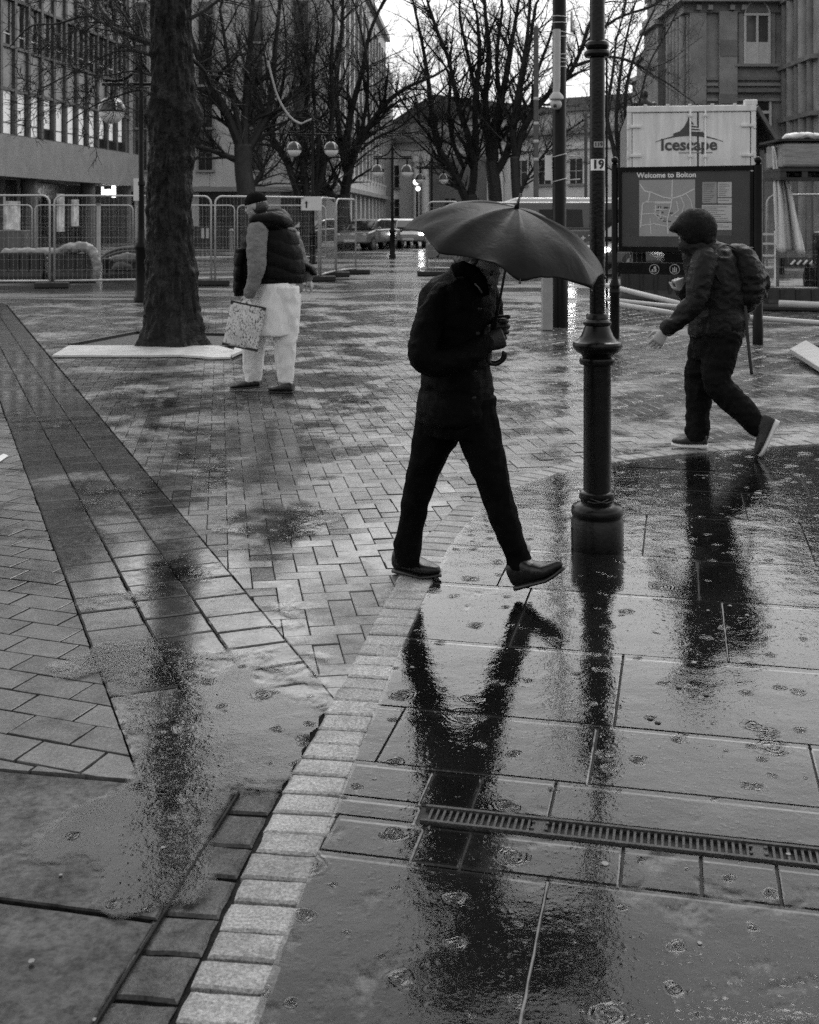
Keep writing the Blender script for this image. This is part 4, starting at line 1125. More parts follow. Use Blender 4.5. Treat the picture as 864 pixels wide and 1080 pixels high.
# --- town hall on the right
M_th = mat('sooty_sandstone', .27, .7, .45, .7, .4, 14)
M_thd = mat('dark_sooty_sandstone', .18, .7, .45, .7, .4, 14)
thB = thing('town_hall', 'large soot darkened stone hall with pilasters and a white framed arched window', 'building', GX(770, 66))
TA, TB = GX(725, 62), GX(825, 62)
tf = Face((TA.x, TA.y), (TB.x, TB.y))
def px2u(px): return (px - 725) * 62 / F_
def py2z(py, d=62): return EYE + (HY - py) * d / F_
mb = MB(); tf.box(mb, 0, tf.L + .2, 0, py2z(14), -9, 0); mb.build('wall', M_th, thB)
mb = MB(); tf.box(mb, -.25, tf.L, py2z(14) + .002, py2z(4), -9, .25); mb.build('frieze', M_thd, thB)
mb = MB(); tf.box(mb, -.6, tf.L, py2z(4) + .002, py2z(-6), -9, .8); mb.build('cornice', M_th, thB)
mb = MB(); tf.box(mb, -.3, tf.L, py2z(-6) + .002, py2z(-40), -9, .3); mb.build('parapet', M_thd, thB)
for px in (735, 747, 770, 782):
    mb = MB(); u = px2u(px); tf.box(mb, u - .12, u + .12, py2z(12), py2z(7), .251, .55); mb.build('bracket', M_th, thB)
for a, b, w_ in ((727, 744, .22), (757, 776, .35)):
    mb = MB(); tf.box(mb, px2u(a), px2u(b), 0, py2z(13), .002, w_); mb.build('pilaster', M_th, thB)
for ya, yb in ((60, 43), (110, 100)):
    mb = MB(); tf.box(mb, px2u(757) + .05, px2u(776) - .05, py2z(ya), py2z(yb), .351, .40); mb.build('stone_course', M_thd, thB)
for a, b in ((82, 85), (88, 91), (94, 98), (104, 107)):
    for p0, p1 in ((744.5, 756.5), (776.5, 822)):
        mb = MB(); tf.box(mb, px2u(p0), px2u(p1), py2z(b), py2z(a), .003, .22 if a != 94 else .35); mb.build('string_course', M_thd if a in (82, 94) else M_th, thB)
def arch(mb, uc, hw, z0, zs, w0, w1, n=18):
    pts = [tf.p(uc - hw, z0, w1), tf.p(uc + hw, z0, w1)] + [tf.p(uc + hw * math.cos(math.pi * k / n), zs + hw * math.sin(math.pi * k / n), w1) for k in range(n + 1)]
    mb.poly_prism(pts, tf.n * (w0 - w1))
uc = px2u(797.5); hw = 14 * 62 / F_
mb = MB(); arch(mb, uc, hw + .26, py2z(69), py2z(15), -.1, .14); mb.build('window_surround', M_th, thB)
mb = MB(); arch(mb, uc, hw, py2z(68), py2z(15), 0, .16); win = mb.build('window', mat('grey_town_hall_glass', .07, .12, .3, 1), thB)
f = MB()
for a, b, c, d in ((-hw, -hw + .12, 68, 15), (hw - .12, hw, 68, 15), (-.06, .06, 68, 15)): tf.box(f, uc + a, uc + b, py2z(c), py2z(d), .161, .24)
tf.box(f, uc - hw, uc + hw, py2z(17.2), py2z(14.5), .162, .25)
prev = None
rr = [tf.p(uc + (hw - .06) * math.cos(math.pi * k / 16), py2z(15) + (hw - .06) * math.sin(math.pi * k / 16), .2) for k in range(17)]
f.tube(rr, .06, 6); f.build('frame', M_white, win)
f = MB(); tf.box(f, uc - hw + .12, uc + hw - .12, py2z(68), py2z(45), .1605, .2); f.build('blind', mat('white_lower_pane', .6, .5, .1, 3), win)
f = MB(); tf.box(f, uc - hw - .5, uc + hw + .5, py2z(71), py2z(68) - .004, .002, .4); f.build('sill', M_th, win)
u = px2u(804); mb = MB(); tf.box(mb, u - .55, u + .45, py2z(160), py2z(106), .002, .05); win = mb.build('window', M_glass, thB)
f = MB(); tf.box(f, u + .33, u + .45, py2z(160), py2z(106), .051, .13); tf.box(f, u - .55, u + .329, py2z(120), py2z(117), .051, .13); f.build('frame', M_white, win)
# side wall running away on the left, with engaged shafts, and lower wings farther off
sf = Face((TA.x - .02, 66.4), (TA.x - .02, 62.02)); 
for k in range(5):
    mb = MB(); mb.tube([V((TA.x - .12, 62.5 + k * .8, 0)), V((TA.x - .12, 62.5 + k * .8, py2z(16)))], .20, 12); mb.build('engaged_shaft', M_th, thB, SM)
bw = MB(); bx0, bx1 = (685 - CX) * 67 / F_, (727 - CX) * 67 / F_
for x0, x1, yt, d in ((694, 727, 26, 67), (700, 727, -10, 67.3), (685, 712, 58, 71), (679.5, 700, 82, 75)):
    mb = MB(); X0, X1 = (x0 - CX) * d / F_, (x1 - CX) * d / F_; zt = EYE + (HY - yt) * d / F_
    mb.box(((X0 + X1) / 2, d + 2, zt / 2), (X1 - X0, 4, zt)); mb.build('rear_wing', M_thd if x0 > 690 else M_th, thB)
    mb = MB(); mb.box(((X0 + X1) / 2, d + 2, zt + .15), (X1 - X0 + .5, 4.5, .28)); mb.build('wing_cornice', M_th, thB)
# projecting wing on the right
rx = TB.x + .02
mb = MB(); mb.box((rx + 6, 59.2, 8), (12, 5.5, 16)); mb.build('projecting_wing', M_th, thB)
for k, dd in enumerate((61.4, 60.3, 59.4, 58.5, 57.5)):
    mb = MB(); mb.tube([V((rx - .05, dd, 0)), V((rx - .05, dd, 15.5))], .28 if k % 2 else .2, 14); mb.build('engaged_shaft', M_th if k % 2 else M_thd, thB, SM)
for k, zz in enumerate((6.5, 9.2, 12.6)):
    mb = MB(); mb.box((rx - .1, 59.2, zz), (.5, 5.3, .22)); mb.build('string_course', M_thd, thB)
mb = MB(); mb.tube([V((rx + .9, 56.3, 0)), V((rx + .9, 56.3, 15.8))], .55, 20); mb.build('column', M_th, thB, SM)
for k in range(4):
    mb = MB(); mb.box((rx + 2.2, 56.35, 1.2 + .9 * k), (3.2, .3, .75)); mb.build('rusticated_block', M_thd, thB)
# ------------------------------------------------------------------ bare trees
M_bark = mat('dark_wet_bark', .030, .55, .5, 3, .8, 9, spec=.3, stretch=(1, 1, .35))
M_twig = mat('dark_twigs', .022, .6, .4, 8, spec=.2)
def branchlets(mb, pts, r0, r1, rng, level, L, dens, gravity=0.0, upbias=.35, bound=None):
    """grow side shoots along a polyline"""
    n = len(pts)
    for i in range(1, n):
        t = i / (n - 1); rad = r0 + (r1 - r0) * t
        k = dens if isinstance(dens, int) else (int(dens) + (1 if rng.random() < dens - int(dens) else 0))
        for _ in range(k):
            a, b = pts[i - 1], pts[i]; p = a.lerp(b, rng.random()); ax = (b - a).normalized()
            rv = V((rng.gauss(0, 1), rng.gauss(0, 1), rng.gauss(0, 1))); rv = (rv - ax * rv.dot(ax)).normalized()
            d = (ax * rng.uniform(.45, 1.0) + rv * rng.uniform(.6, 1.0) + Z * upbias).normalized()
            shoot(mb, p, d, L * rng.uniform(.5, 1.15), max(TW * 1.3, rad * rng.uniform(.35, .6)), rng, level, dens, gravity, upbias)
def shoot(mb, p, d, L, r, rng, level, dens, gravity, upbias):
    n = 5 if level > 0 else 4
    pts = [p]; dd = d.copy()
    for i in range(n):
        dd = (dd + V((rng.gauss(0, .17), rng.gauss(0, .17), rng.gauss(0, .15) + gravity))).normalized()
        pts.append(pts[-1] + dd * (L / n))
    rt = max(TW, r * .28)
    rad = [r + (rt - r) * i / n for i in range(n + 1)]
    mb.tube(pts, rad, 5 if level >= 2 else (4 if level == 1 else 3), cap=False)
    if level > 0:
        branchlets(mb, pts, r, rt, rng, level - 1, L * .52, (1.5 if level == 1 else 1.25), gravity, upbias)
TW = .0046
def tree(seed, label, d, trunk, limbs, base, levels=2, L=2.6, dens=1.4, dj=1.2, name='bare_tree', sides=14, gravity=0.0):
    rng = random.Random(seed)
    t = thing(name, label, 'tree', base, 'bare trees across the square')
    mb = MB(); pts = [P(x, y, d) if i else V(base) - Z * .05 for i, (x, y, w) in enumerate(trunk)]
    rad = [w * d / F_ / 2 for x, y, w in trunk]
    q = catmull([tuple(p) + (r,) for p, r in zip(pts, rad)], 6)
    mb.tube([V(x[:3]) for x in q], [x[3] for x in q], sides); mb.build('trunk', M_bark, t, True)
    for lb in limbs:
        m2 = MB(); off_ = rng.uniform(-dj, dj); n = len(lb)
        pts = [P(x, y, d + off_ * (i / (n - 1))) for i, (x, y, w) in enumerate(lb)]
        rad = [w * 1.0 * d / F_ / 2 for x, y, w in lb]
        q = catmull([tuple(p) + (r,) for p, r in zip(pts, rad)], 5)
        qp, qr = [V(x[:3]) for x in q], [x[3] for x in q]
        m2.tube(qp, qr, 8)
        step = 3
        br = qp[2::step]
        if len(br) > 1: branchlets(m2, br, qr[2], qr[-1] * 1.2, rng, levels, L, dens, gravity)
        shoot(m2, qp[-1], (qp[-1] - qp[-2]).normalized(), L, qr[-1], rng, levels, dens, gravity, .3)
        m2.build('limb', M_twig, t)
    return t
tree(1, 'bare tree with many rising limbs just left of centre behind the fence', 50, [(262, 270, 26), (261, 240, 22), (260, 205, 20), (257, 180, 19), (257, 152, 20)],
     [[(255, 158, 12), (243, 128, 10), (224, 92, 8), (208, 58, 6), (196, 18, 4), (188, -30, 3)], [(258, 155, 11), (259, 118, 9), (262, 70, 7), (266, 25, 5), (268, -30, 3)], [(261, 160, 11), (272, 140, 9), (283, 118, 8), (288, 85, 6), (291, 45, 5), (297, -10, 3)],
      [(252, 170, 8), (238, 164, 6), (218, 157, 5), (198, 152, 4), (178, 140, 2)], [(262, 200, 7), (270, 192, 6), (277, 180, 5), (276, 172, 3)], [(256, 150, 7), (247, 110, 5), (240, 60, 4), (232, 10, 3)], [(250, 140, 6), (230, 125, 4), (205, 120, 3), (180, 112, 2)]], GX(262, 50), L=3.0, dens=2.8)
tree(2, 'bare tree with twisted looping limbs behind the double globe lamp', 56, [(324, 262, 15), (323, 240, 14), (324, 222, 14)],
     [[(322, 226, 9), (313, 200, 8), (303, 172, 7), (294, 156, 7), (287, 142, 6), (291, 118, 5), (297, 95, 4), (302, 60, 3), (300, 20, 2)], [(325, 226, 9), (322, 190, 7), (318, 160, 6), (322, 120, 5), (325, 88, 4), (322, 55, 3), (318, 20, 2)], [(326, 220, 7), (338, 190, 6), (347, 150, 6), (351, 110, 5), (349, 70, 4), (352, 20, 3), (350, -20, 2)],
      [(297, 108, 5), (310, 100, 5), (320, 90, 5), (325, 72, 4), (322, 50, 3), (318, 40, 2)], [(290, 145, 4), (275, 110, 4), (262, 80, 3), (250, 40, 2)], [(333, 200, 4), (336, 150, 4), (330, 90, 3), (336, 30, 2)]], GX(324, 56), L=2.8, dens=2.8)
tree(3, 'bare tree with a thick forked trunk and a limb reaching over the parked car', 59, [(364, 262, 19), (363, 242, 17), (362, 218, 14), (362, 205, 12)],
     [[(360, 214, 9), (350, 206, 9), (340, 194, 8), (333, 180, 6), (332, 165, 4)], [(363, 210, 11), (367, 185, 10), (373, 165, 8), (382, 145, 7), (393, 128, 6), (408, 108, 5), (430, 92, 4), (458, 80, 3)], [(367, 190, 9), (366, 160, 8), (370, 120, 7), (382, 75, 5), (390, 35, 4), (404, 2, 3)], [(365, 180, 8), (358, 140, 6), (355, 90, 5), (360, 40, 4), (362, -10, 3)], [(372, 170, 5), (385, 120, 4), (388, 70, 3), (378, 20, 2)], [(381, 158, 3), (398, 145, 3), (420, 135, 2), (436, 122, 2)]], GX(364, 59), L=2.9, dens=2.8)
tree(4, 'bare tree with two slanting trunks at the left of the middle group', 60, [(499, 250, 15), (498, 225, 14), (497, 205, 13)],
     [[(495, 218, 10), (486, 197, 9), (475, 176, 8), (464, 158, 7), (457, 130, 6), (453, 95, 5), (448, 60, 4), (441, 25, 3), (432, -15, 2)], [(497, 205, 9), (500, 180, 8), (496, 150, 7), (486, 120, 6), (480, 95, 5), (473, 62, 4), (462, 35, 4), (452, 5, 3)], [(499, 190, 8), (502, 150, 7), (501, 110, 6), (506, 60, 5), (503, 15, 3)], [(489, 176, 5), (478, 150, 5), (474, 120, 4), (474, 80, 3), (462, 60, 2)], [(464, 160, 3), (450, 140, 3), (432, 118, 2), (420, 100, 2)]], GX(499, 60), L=2.9, dens=2.8)
tree(5, 'bare tree with the thickest upright trunk in the middle group', 60.5, [(524, 250, 17), (523, 220, 15), (521, 190, 14), (518, 170, 13)],
     [[(519, 180, 10), (515, 145, 9), (512, 105, 7), (516, 60, 6), (512, 15, 4), (510, -20, 3)], [(521, 170, 10), (523, 130, 8), (532, 90, 7), (540, 45, 5), (548, -5, 3)], [(523, 182, 9), (533, 165, 8), (541, 140, 7), (548, 100, 5), (558, 50, 4), (565, 5, 3)], [(517, 160, 6), (507, 120, 5), (496, 70, 4), (485, 20, 3)], [(527, 100, 5), (524, 60, 4), (530, 10, 3)]], GX(524, 60.5), L=2.9, dens=2.8)
tree(6, 'bare tree leaning right behind the camera pole', 58, [(546, 250, 12), (546, 220, 11), (544, 190, 10), (543, 165, 10)],
     [[(543, 172, 9), (549, 145, 8), (560, 122, 7), (578, 100, 6), (598, 82, 5), (612, 55, 4), (622, 25, 4), (640, -5, 3)], [(544, 165, 7), (541, 135, 6), (548, 90, 5), (556, 40, 4), (560, -10, 3)], [(547, 208, 4), (556, 188, 3), (567, 172, 3), (580, 155, 2), (592, 142, 2)], [(563, 118, 5), (566, 80, 4), (580, 40, 3), (590, 0, 2)], [(605, 70, 4), (640, 60, 3), (668, 66, 3), (690, 80, 2)], [(612, 50, 4), (650, 20, 3), (690, 5, 3), (715, -20, 2)]], GX(546, 58), L=2.8, dens=2.8)
tree(7, 'bare spreading tree behind the left side of the container', 44, [(652, 252, 13), (653, 220, 11), (656, 190, 9)],
     [[(655, 200, 6), (648, 160, 5), (640, 120, 4), (646, 80, 3), (650, 40, 2)], [(656, 195, 6), (662, 150, 5), (660, 100, 4), (672, 50, 3), (690, 10, 2)], [(656, 190, 5), (650, 130, 4), (657, 60, 3), (668, 10, 2)], [(657, 180, 4), (672, 120, 3), (684, 70, 2), (700, 40, 2)]], GX(652, 44), L=2.2, dens=1.6, levels=2)
TW = .003
# the big trunk near the camera
def big_trunk():
    rng = random.Random(9); d = 14.75
    t = thing('large_tree', 'thick rough barked tree trunk in the left foreground with a pale board at its foot', 'tree', GX(181, d))
    sec = [(181, 372, 84), (181, 364, 74), (181, 352, 64), (181.5, 335, 58), (182, 300, 54), (179, 250, 47), (178, 205, 45), (181, 165, 45), (184, 140, 48), (184.5, 120, 46), (183, 90, 45), (181, 45, 42), (180.5, 0, 41), (181, -60, 40), (184, -130, 38), (186, -190, 34)]
    q = catmull([tuple(P(x, y, d)) + (w * d / F_ / 2,) for x, y, w in sec], 36)
    n = 150; rings = []
    for x in q:
        c = V(x[:3]); ring = []
        for k in range(n):
            a = 2 * math.pi * k / n; cs, sn = math.cos(a), math.sin(a)
            p0 = V((cs * 3.2, sn * 3.2, c.z * 1.1))
            root = .22 * max(0, (.55 - c.z)) * (math.sin(a * 5 + 1) + .4 * math.sin(a * 9))
            r = x[3] * (1 + .05 * noise.noise(V((cs * 1.2, sn * 1.2, c.z * .9))) + root)
            bark = noise.fractal(V((cs * 4.2, sn * 4.2, c.z * 4.5)), .9, 2.1, 4)
            crack = -abs(noise.noise(V((cs * 6, sn * 6, c.z * 2.2))))
            ridge = max(0, math.sin(c.z * 9 + 2 * noise.noise(V((cs, sn, c.z))))) ** 6
            fine = noise.fractal(V((cs * 11, sn * 11, c.z * 13)), .8, 2.0, 3)
            r += .024 * bark + .050 * (crack + .2) + .014 * ridge + .011 * fine
            for ka, kz, kr in ((-.15, EYE + (HY - 124) * d / F_, .10), (3.5, EYE + (HY - 122) * d / F_, .09), (-.6, EYE + (HY - 205) * d / F_, .05)):
                da = math.atan2(math.sin(a - ka), math.cos(a - ka)); r += kr * math.exp(-(da / .45) ** 2 - ((c.z - kz) / .16) ** 2)
            ring.append(c + V((cs * r, sn * r, 0)))
        rings.append(ring)
    mb = MB(); mb.loft(rings)
    tr = link('trunk', mb.mesh('trunk', True), bark_mat(), t)
    for lb in ([(168, 47, 9), (150, 42, 8), (131, 34, 7), (112, 17, 6), (103, 0, 5), (98, -20, 3)], [(131, 34, 4), (112, 26, 3.5), (92, 17, 3), (60, 25, 2.4), (32, 28, 2), (10, 50, 1.3)], [(166, 62, 4), (148, 55, 3), (120, 55, 2), (80, 75, 1.6), (40, 95, 1.2)], [(166, 105, 4), (150, 95, 3), (128, 100, 2), (98, 112, 1.5), (70, 130, 1.2)], [(200, 60, 5), (216, 75, 4), (224, 92, 3), (238, 100, 2)], [(200, 20, 5), (220, 8, 4), (245, -12, 3)], [(170, -60, 9), (130, -80, 7), (80, -110, 5), (20, -130, 3)], [(190, -70, 9), (240, -100, 7), (300, -130, 4)], [(186, -190, 20), (180, -260, 14), (190, -340, 8)], [(170, 0, 4), (140, -10, 3), (90, -6, 2), (40, -12, 1.5)], [(167, 82, 3), (140, 75, 2), (105, 80, 1.5), (60, 70, 1)]):
        m2 = MB(); qq = catmull([tuple(P(x, y, d + (i * .12 if len(lb) < 6 else i * .25))) + (w * d / F_ / 2,) for i, (x, y, w) in enumerate(lb)], 5)
        qp, qr = [V(x[:3]) for x in qq], [x[3] for x in qq]
        m2.tube(qp, qr, 7); branchlets(m2, qp[2::3], qr[2], qr[-1], rng, 2 if lb[0][1] < 110 and lb[0][0] < 171 else 1, .9, 1.5, -.03, .05)
        m2.build('limb', M_twig, t)
def bark_mat():
    m, nt, b = nodes('rough_wet_bark')
    f = noise_(nt, 9, 8, .72, .6, sc=(1, 1, .55)); f2 = noise_(nt, 42, 6, .7)
    c = ramp(nt, f, [(.36, .004), (.52, .016), (.70, .038)])
    nt.links.new(math_(nt, 'MULTIPLY', c, ramp(nt, f2, [(.35, .5), (.65, 1.4)])), b.inputs['Base Color'])
    b.inputs['Roughness'].default_value = .45; b.inputs['Specular IOR Level'].default_value = .14
    bn = N(nt, 'ShaderNodeBump'); bn.inputs['Strength'].default_value = .9; bn.inputs['Distance'].default_value = .02
    nt.links.new(math_(nt, 'ADD', f, math_(nt, 'MULTIPLY', f2, .5)), bn.inputs['Height']); nt.links.new(bn.outputs[0], b.inputs['Normal'])
    return m
big_trunk()
# ------------------------------------------------------------------ street furniture, site fencing, vehicles
M_blkm = mat('gloss_black_cast_iron', .006, .16, .5, 8, .12, 60, spec=.22)
M_post = mat('black_painted_steel', .006, .3, .4, 6, spec=.12)
M_galv = mat('galvanised_steel', .46, .4, .2, 14, metal=.3)
M_rub = mat('black_rubber_block', .012, .6, .4, 8)
M_wht = mat('white_paint_board', .66, .45, .12, 5)
def bevel(o, w=.02, seg=2):
    b = o.modifiers.new('bevel', 'BEVEL'); b.width = w; b.segments = seg; b.limit_method = 'ANGLE'; return o
def sm(o):
    o.data.polygons.foreach_set('use_smooth', [True] * len(o.data.polygons)); o.data.set_sharp_from_angle(angle=SM); return o

# --- the big lamp column with the number plate
d = 5.776; b = G(630, 577); S = d / F_
def zz(py): return EYE - (py - HY) * S
col = thing('lamp_column', 'tall black cast iron lamp column with swollen collar and plate 19 beside the umbrella', 'lamp post', b)
prof = [(27.3, 577), (27.6, 574), (27.6, 548), (26.2, 545.5), (26.4, 543), (27.6, 540), (27, 535), (25, 532.5), (20, 530.5), (17.2, 529), (17.4, 526), (18.6, 524), (18.2, 519), (15.6, 517)]
m = MB(); m.lathe([(r * S, zz(y)) for r, y in prof], b, 40); m.build('base', M_blkm, col, SM)
m = MB(); m.lathe([(14.6 * S, zz(518)), (14.5 * S, zz(450)), (14.4 * S, zz(384))], b, 40); m.build('shaft', M_blkm, col, SM)
prof = [(14.4, 385), (18, 384), (19, 381), (18.2, 377.5), (15.5, 376), (17.5, 373.5), (22, 371), (25.4, 367), (26, 363.5), (25, 360.5), (21, 359), (17, 354), (14.2, 347), (13.0, 343.5), (14.4, 342.5), (14.8, 339.5), (13, 337.5), (11.6, 336.5), (11.6, 332), (10.6, 330.6), (8.2, 330)]
m = MB(); m.lathe([(r * S, zz(y)) for r, y in prof], b, 40); m.build('collar', M_blkm, col, SM)
m = MB(); m.lathe([(8.0 * S, zz(332)), (7.9 * S, zz(150)), (7.9 * S, zz(0)), (7.8 * S, zz(-200)), (7.0 * S, zz(-330))], b, 32); m.build('pole', M_blkm, col, SM)
for y in (47.5, 56.5):
    k = 12.6 if y < 50 else 14
    m = MB(); m.lathe([(7.9 * S, zz(y + 5)), (k * .9 * S, zz(y + 4)), (k * S, zz(y + 1)), (k * .96 * S, zz(y - 2)), (k * .8 * S, zz(y - 4)), (7.9 * S, zz(y - 4.5))], b, 36); m.build('pole_ring', M_blkm, col, SM)
m = MB(); m.lathe([(.05, zz(-330)), (.07, zz(-335)), (.24, zz(-345)), (.30, zz(-375)), (.22, zz(-410)), (.05, zz(-430))], b, 28); m.build('lantern', M_post, col, SM)
pts = [b + V((math.cos(a) * (.083 + .006 * math.sin(3 * a)), math.sin(a) * (.083 + .006 * math.sin(3 * a)), zz(524) + .012 * math.sin(2.3 * a + 1))) for a in [x * .35 - 4 for x in range(40)]]
m = MB(); m.tube(pts, .0035, 6); m.build('wire', mat('black_cable', .02, .3), col, True)
def plate(px0, px1, py0, py1, txt, size, bold, m_pl):
    mm = MB(); r = 8.05 * S; n = 12; a0, a1 = math.asin(max(-1, (px0 - 630.5) / 8.05)), math.asin(min(1, (px1 - 630.5) / 8.05))
    fr_, bk = [], []
    for k in range(n + 1):
        a = a0 + (a1 - a0) * k / n
        for L_, rr in ((fr_, r + .0016), (bk, r + .0002)): L_.append(b + V((math.sin(a) * rr, -math.cos(a) * rr, 0)))
    loop = bk + fr_[::-1]
    mm.poly_prism([p + Z * zz(py1) for p in loop], Z * (zz(py0) - zz(py1))); pl = mm.build('number_plate', m_pl, col)
    pc = b + V((((px0 + px1) / 2 - 630.5) * S, -r - .003, zz((py0 + py1) / 2)))
    t_ = text(txt, size, pc, (1, 0, 0), Z, mat('plate_digits', .008, .4), pl, ext=.0006, bold=bold)
    for v in t_.data.vertices:     # wrap the digits round the pole
        dx = v.co.x + OFF[t_.name].x - b.x; a = max(-1.4, min(1.4, dx / r)); dep = -(v.co.y + OFF[t_.name].y - b.y) - r
        v.co.x = b.x + math.sin(a) * (r + dep) - OFF[t_.name].x; v.co.y = b.y - math.cos(a) * (r + dep) - OFF[t_.name].y
plate(623.3, 637.6, 168, 180, '19', .058, .0022, mat('white_plate', .8, .5, .05))
plate(626, 635.3, 149.7, 156, '119', .026, .0004, mat('grey_sticker', .30, .5, .2, 60))

# --- dark pole carrying the camera tube
d = 17.3; b = GX(590, d); S = d / F_
pole = thing('camera_pole', 'thick black steel pole carrying a long pale tube with a ball camera at its end', 'pole', b)
m = MB(); m.lathe([(.125, 0), (.125, 1.1), (.10, 1.14), (.098, EYE + 330 * S)], b, 28); m.build('pole', M_post, pole, SM)
def pp(px, py, dd=0): return P(px, py, d + dd)
m = MB(); m.tube([pp(587.5, 31, -.14), pp(587.2, 90, -.14), pp(586.5, 100, -.14)], [.054, .052, .050], 18); tb = m.build('camera_tube', mat('pale_grey_tube', .40, .45, .1), pole, SM)
m = MB(); m.ball(pp(586.5, 110, -.15), .085, 20, 14, (1, 1, .95)); m.lathe([(.07, 0), (.105, .02), (.10, .06), (.05, .12)], pp(587, 106, -.15) - V((0, 0, .0)), 20); m.build('ball_camera', mat('pale_grey_tube', .40, .45, .1), pole, SM)
m = MB(); m.ball(pp(585.5, 111.5, -.225), .026, 12, 8); m.build('camera_lens', M_dark, tb, True)
for y in (18, 24.5, 34, 39.5, 58, 62, 66, 71, 164, 190):
    m = MB(); r = .104; tl = 2 if y > 100 else U(-1, 1)
    m.tube([b + V((r * math.cos(a), r * math.sin(a), EYE + (HY - y + tl * math.cos(a)) * S)) for a in [k * 2 * math.pi / 24 for k in range(25)]], .008, 5, cap=False); m.build('strap_band', M_galv, pole, True)
for y in (164, 190):
    m = MB(); m.tube([pp(596, y, -.06), pp(612, y + (-1 if y > 180 else 1), -.05)], .010, 6); m.build('bracket_rod', M_galv, pole, True)
m = MB(); m.box(pp(578.5, 177, .0), (.09, .06, .36)); m.build('junction_box', M_wht, pole)
m = MB(); m.tube([pp(603, 12, 0), pp(603, 34, 0)], .018, 8); m.build('antenna', mat('pale_grey_tube', .40, .45, .1), pole, True)
m = MB(); m.ball(pp(605.5, 30.5, -.02), .03, 10, 8); m.tube([pp(597, 35, 0), pp(608, 38, 0)], .012, 6); m.build('sensor', M_wht, pole, True)
b2 = G(577, 348); m = MB(); 
bo = thing('bollard', 'square pale stone bollard beside the black camera pole', 'bollard', b2)
m.box(b2 + Z * .52, (.145, .16, 1.04)); bevel(m.build('shaft', mat('pale_bollard_stone', .30, .6, .2, 6), bo), .015); m = MB(); m.box(b2 + Z * 1.07, (.19, .2, .06)); m.build('cap', mat('pale_bollard_stone', .30, .6, .2, 6), bo)
def plain_pole(px, d, w, ytop, label, m_, bands=0):
    b = GX(px, d); zt = EYE + (HY - ytop) * d / F_
    t = thing('steel_pole', label, 'pole', b)
    m = MB(); m.lathe([(w, 0), (w, .9), (w * .92, .95), (w * .9, zt)], b, 18); m.build('pole', m_, t, SM)
    m = MB(); m.lathe([(w * .95, zt), (w * .7, zt + .08), (w * .2, zt + .12)], b, 18); m.build('pole_cap', m_, t, SM)
    for k in range(bands):
        z = EYE + (HY - (104, 130, 149, 168)[k]) * d / F_
        m = MB(); m.lathe([(w * .93, z - .05), (w * .96, z - .04), (w * .96, z + .04), (w * .93, z + .05)], b, 18); m.build('band', M_galv, t, SM)
plain_pole(565.5, 44, .105, 30, 'tall grey pole with pale bands behind the umbrella and left of the camera pole', mat('grey_pole_paint', .06, .4, .3), 4)
plain_pole(618, 50, .075, 120, 'short grey pole between the camera pole and the numbered column', mat('grey_pole_paint', .06, .4, .3))
plain_pole(640, 21, .022, 60, 'very thin dark post close behind the numbered lamp column', M_post)

# --- street lamps with two globes
M_globe = mat('frosted_globe', .82, .3, .15, 3)
M_dome = mat('dark_lamp_dome', .03, .2, .3, 5)
def globe_lamp(px, base_d, top_py, half_px, glob_dy, label, glow=False, nf=2):
    d = base_d; b = GX(px, d); S = d / F_; zt = EYE + (HY - top_py) * S
    t = thing('globe_lamp', label, 'street lamp', b, 'double globe street lamps')
    k = zt / 4.6
    m = MB(); m.lathe([(.14, 0), (.14, .06), (.105, .12), (.10, .95), (.125, 1.0), (.125, 1.05), (.075, 1.12), (.058, 1.4), (.055, 2.2 * k), (.075, 2.22 * k), (.075, 2.28 * k), (.052, 2.32 * k), (.045, zt - .02)], b, 20); m.build('post', M_post, t, SM)
    m = MB(); m.lathe([(.03, zt - .02), (.06, zt), (.03, zt + .05), (.045, zt + .09), (.01, zt + .14), (.006, zt + .3)], b, 14); m.build('finial', M_post, t, SM)
    h = half_px * S; zb = zt - .44; gz = zb - .5
    m = MB(); m.tube([b + V((-h - .18, 0, zb)), b + V((h + .18, 0, zb))], .03, 8); m.build('crossbar', M_post, t, True)
    for s in (-1, 1):
        m = MB(); m.tube(smooth_pts([b + V((s * .04, 0, zt - .06)), b + V((s * h * .35, 0, zt - .27)), b + V((s * h * .75, 0, zt - .37)), b + V((s * (h + .16), 0, zt - .36))], 5), .028, 8); m.build('brace', M_post, t, True)
        m = MB(); m.tube([b + V((s * h, 0, zb)), b + V((s * h, 0, gz + .2))], .035, 8); m.build('hanger', M_post, t, True)
        r = .25; c = b + V((s * h, 0, gz))
        m = MB(); m.lathe([(r * math.cos(a), r * math.sin(a)) for a in [k_ * math.pi / 2 / 8 for k_ in range(8)]] + [(.01, r)], c, 24); dm = m.build('lamp_dome', M_dome, t, SM)
        for a in range(4):
            an = a * math.pi / 2 + .6; m = MB(); m.tube([c + V((math.cos(an) * (r + .006) * math.cos(e), math.sin(an) * (r + .006) * math.cos(e), (r + .006) * math.sin(e))) for e in [k_ * math.pi / 2 / 7 for k_ in range(8)]], .014, 5); m.build('strap', M_globe, dm, True)
        m = MB(); m.lathe([(.02, -r * .98)] + [(r * .97 * math.sin(a), -r * .97 * math.cos(a)) for a in [k_ * math.pi / 2 / 8 for k_ in range(1, 9)]], c, 24); m.build('diffuser', M_globe, t, SM)
        m = MB(); m.lathe([(r * 1.04, -.025), (r * 1.06, 0), (r * 1.04, .025), (r * .9, .02), (r * .9, -.02)], c, 24); m.build('rim', M_dome, t, SM)
    return t, b, S, zt
t1, b1, S1, z1 = globe_lamp(149, 22.4, 64, 31, 0, 'black street lamp with a hanging globe beside the big tree trunk on the left')
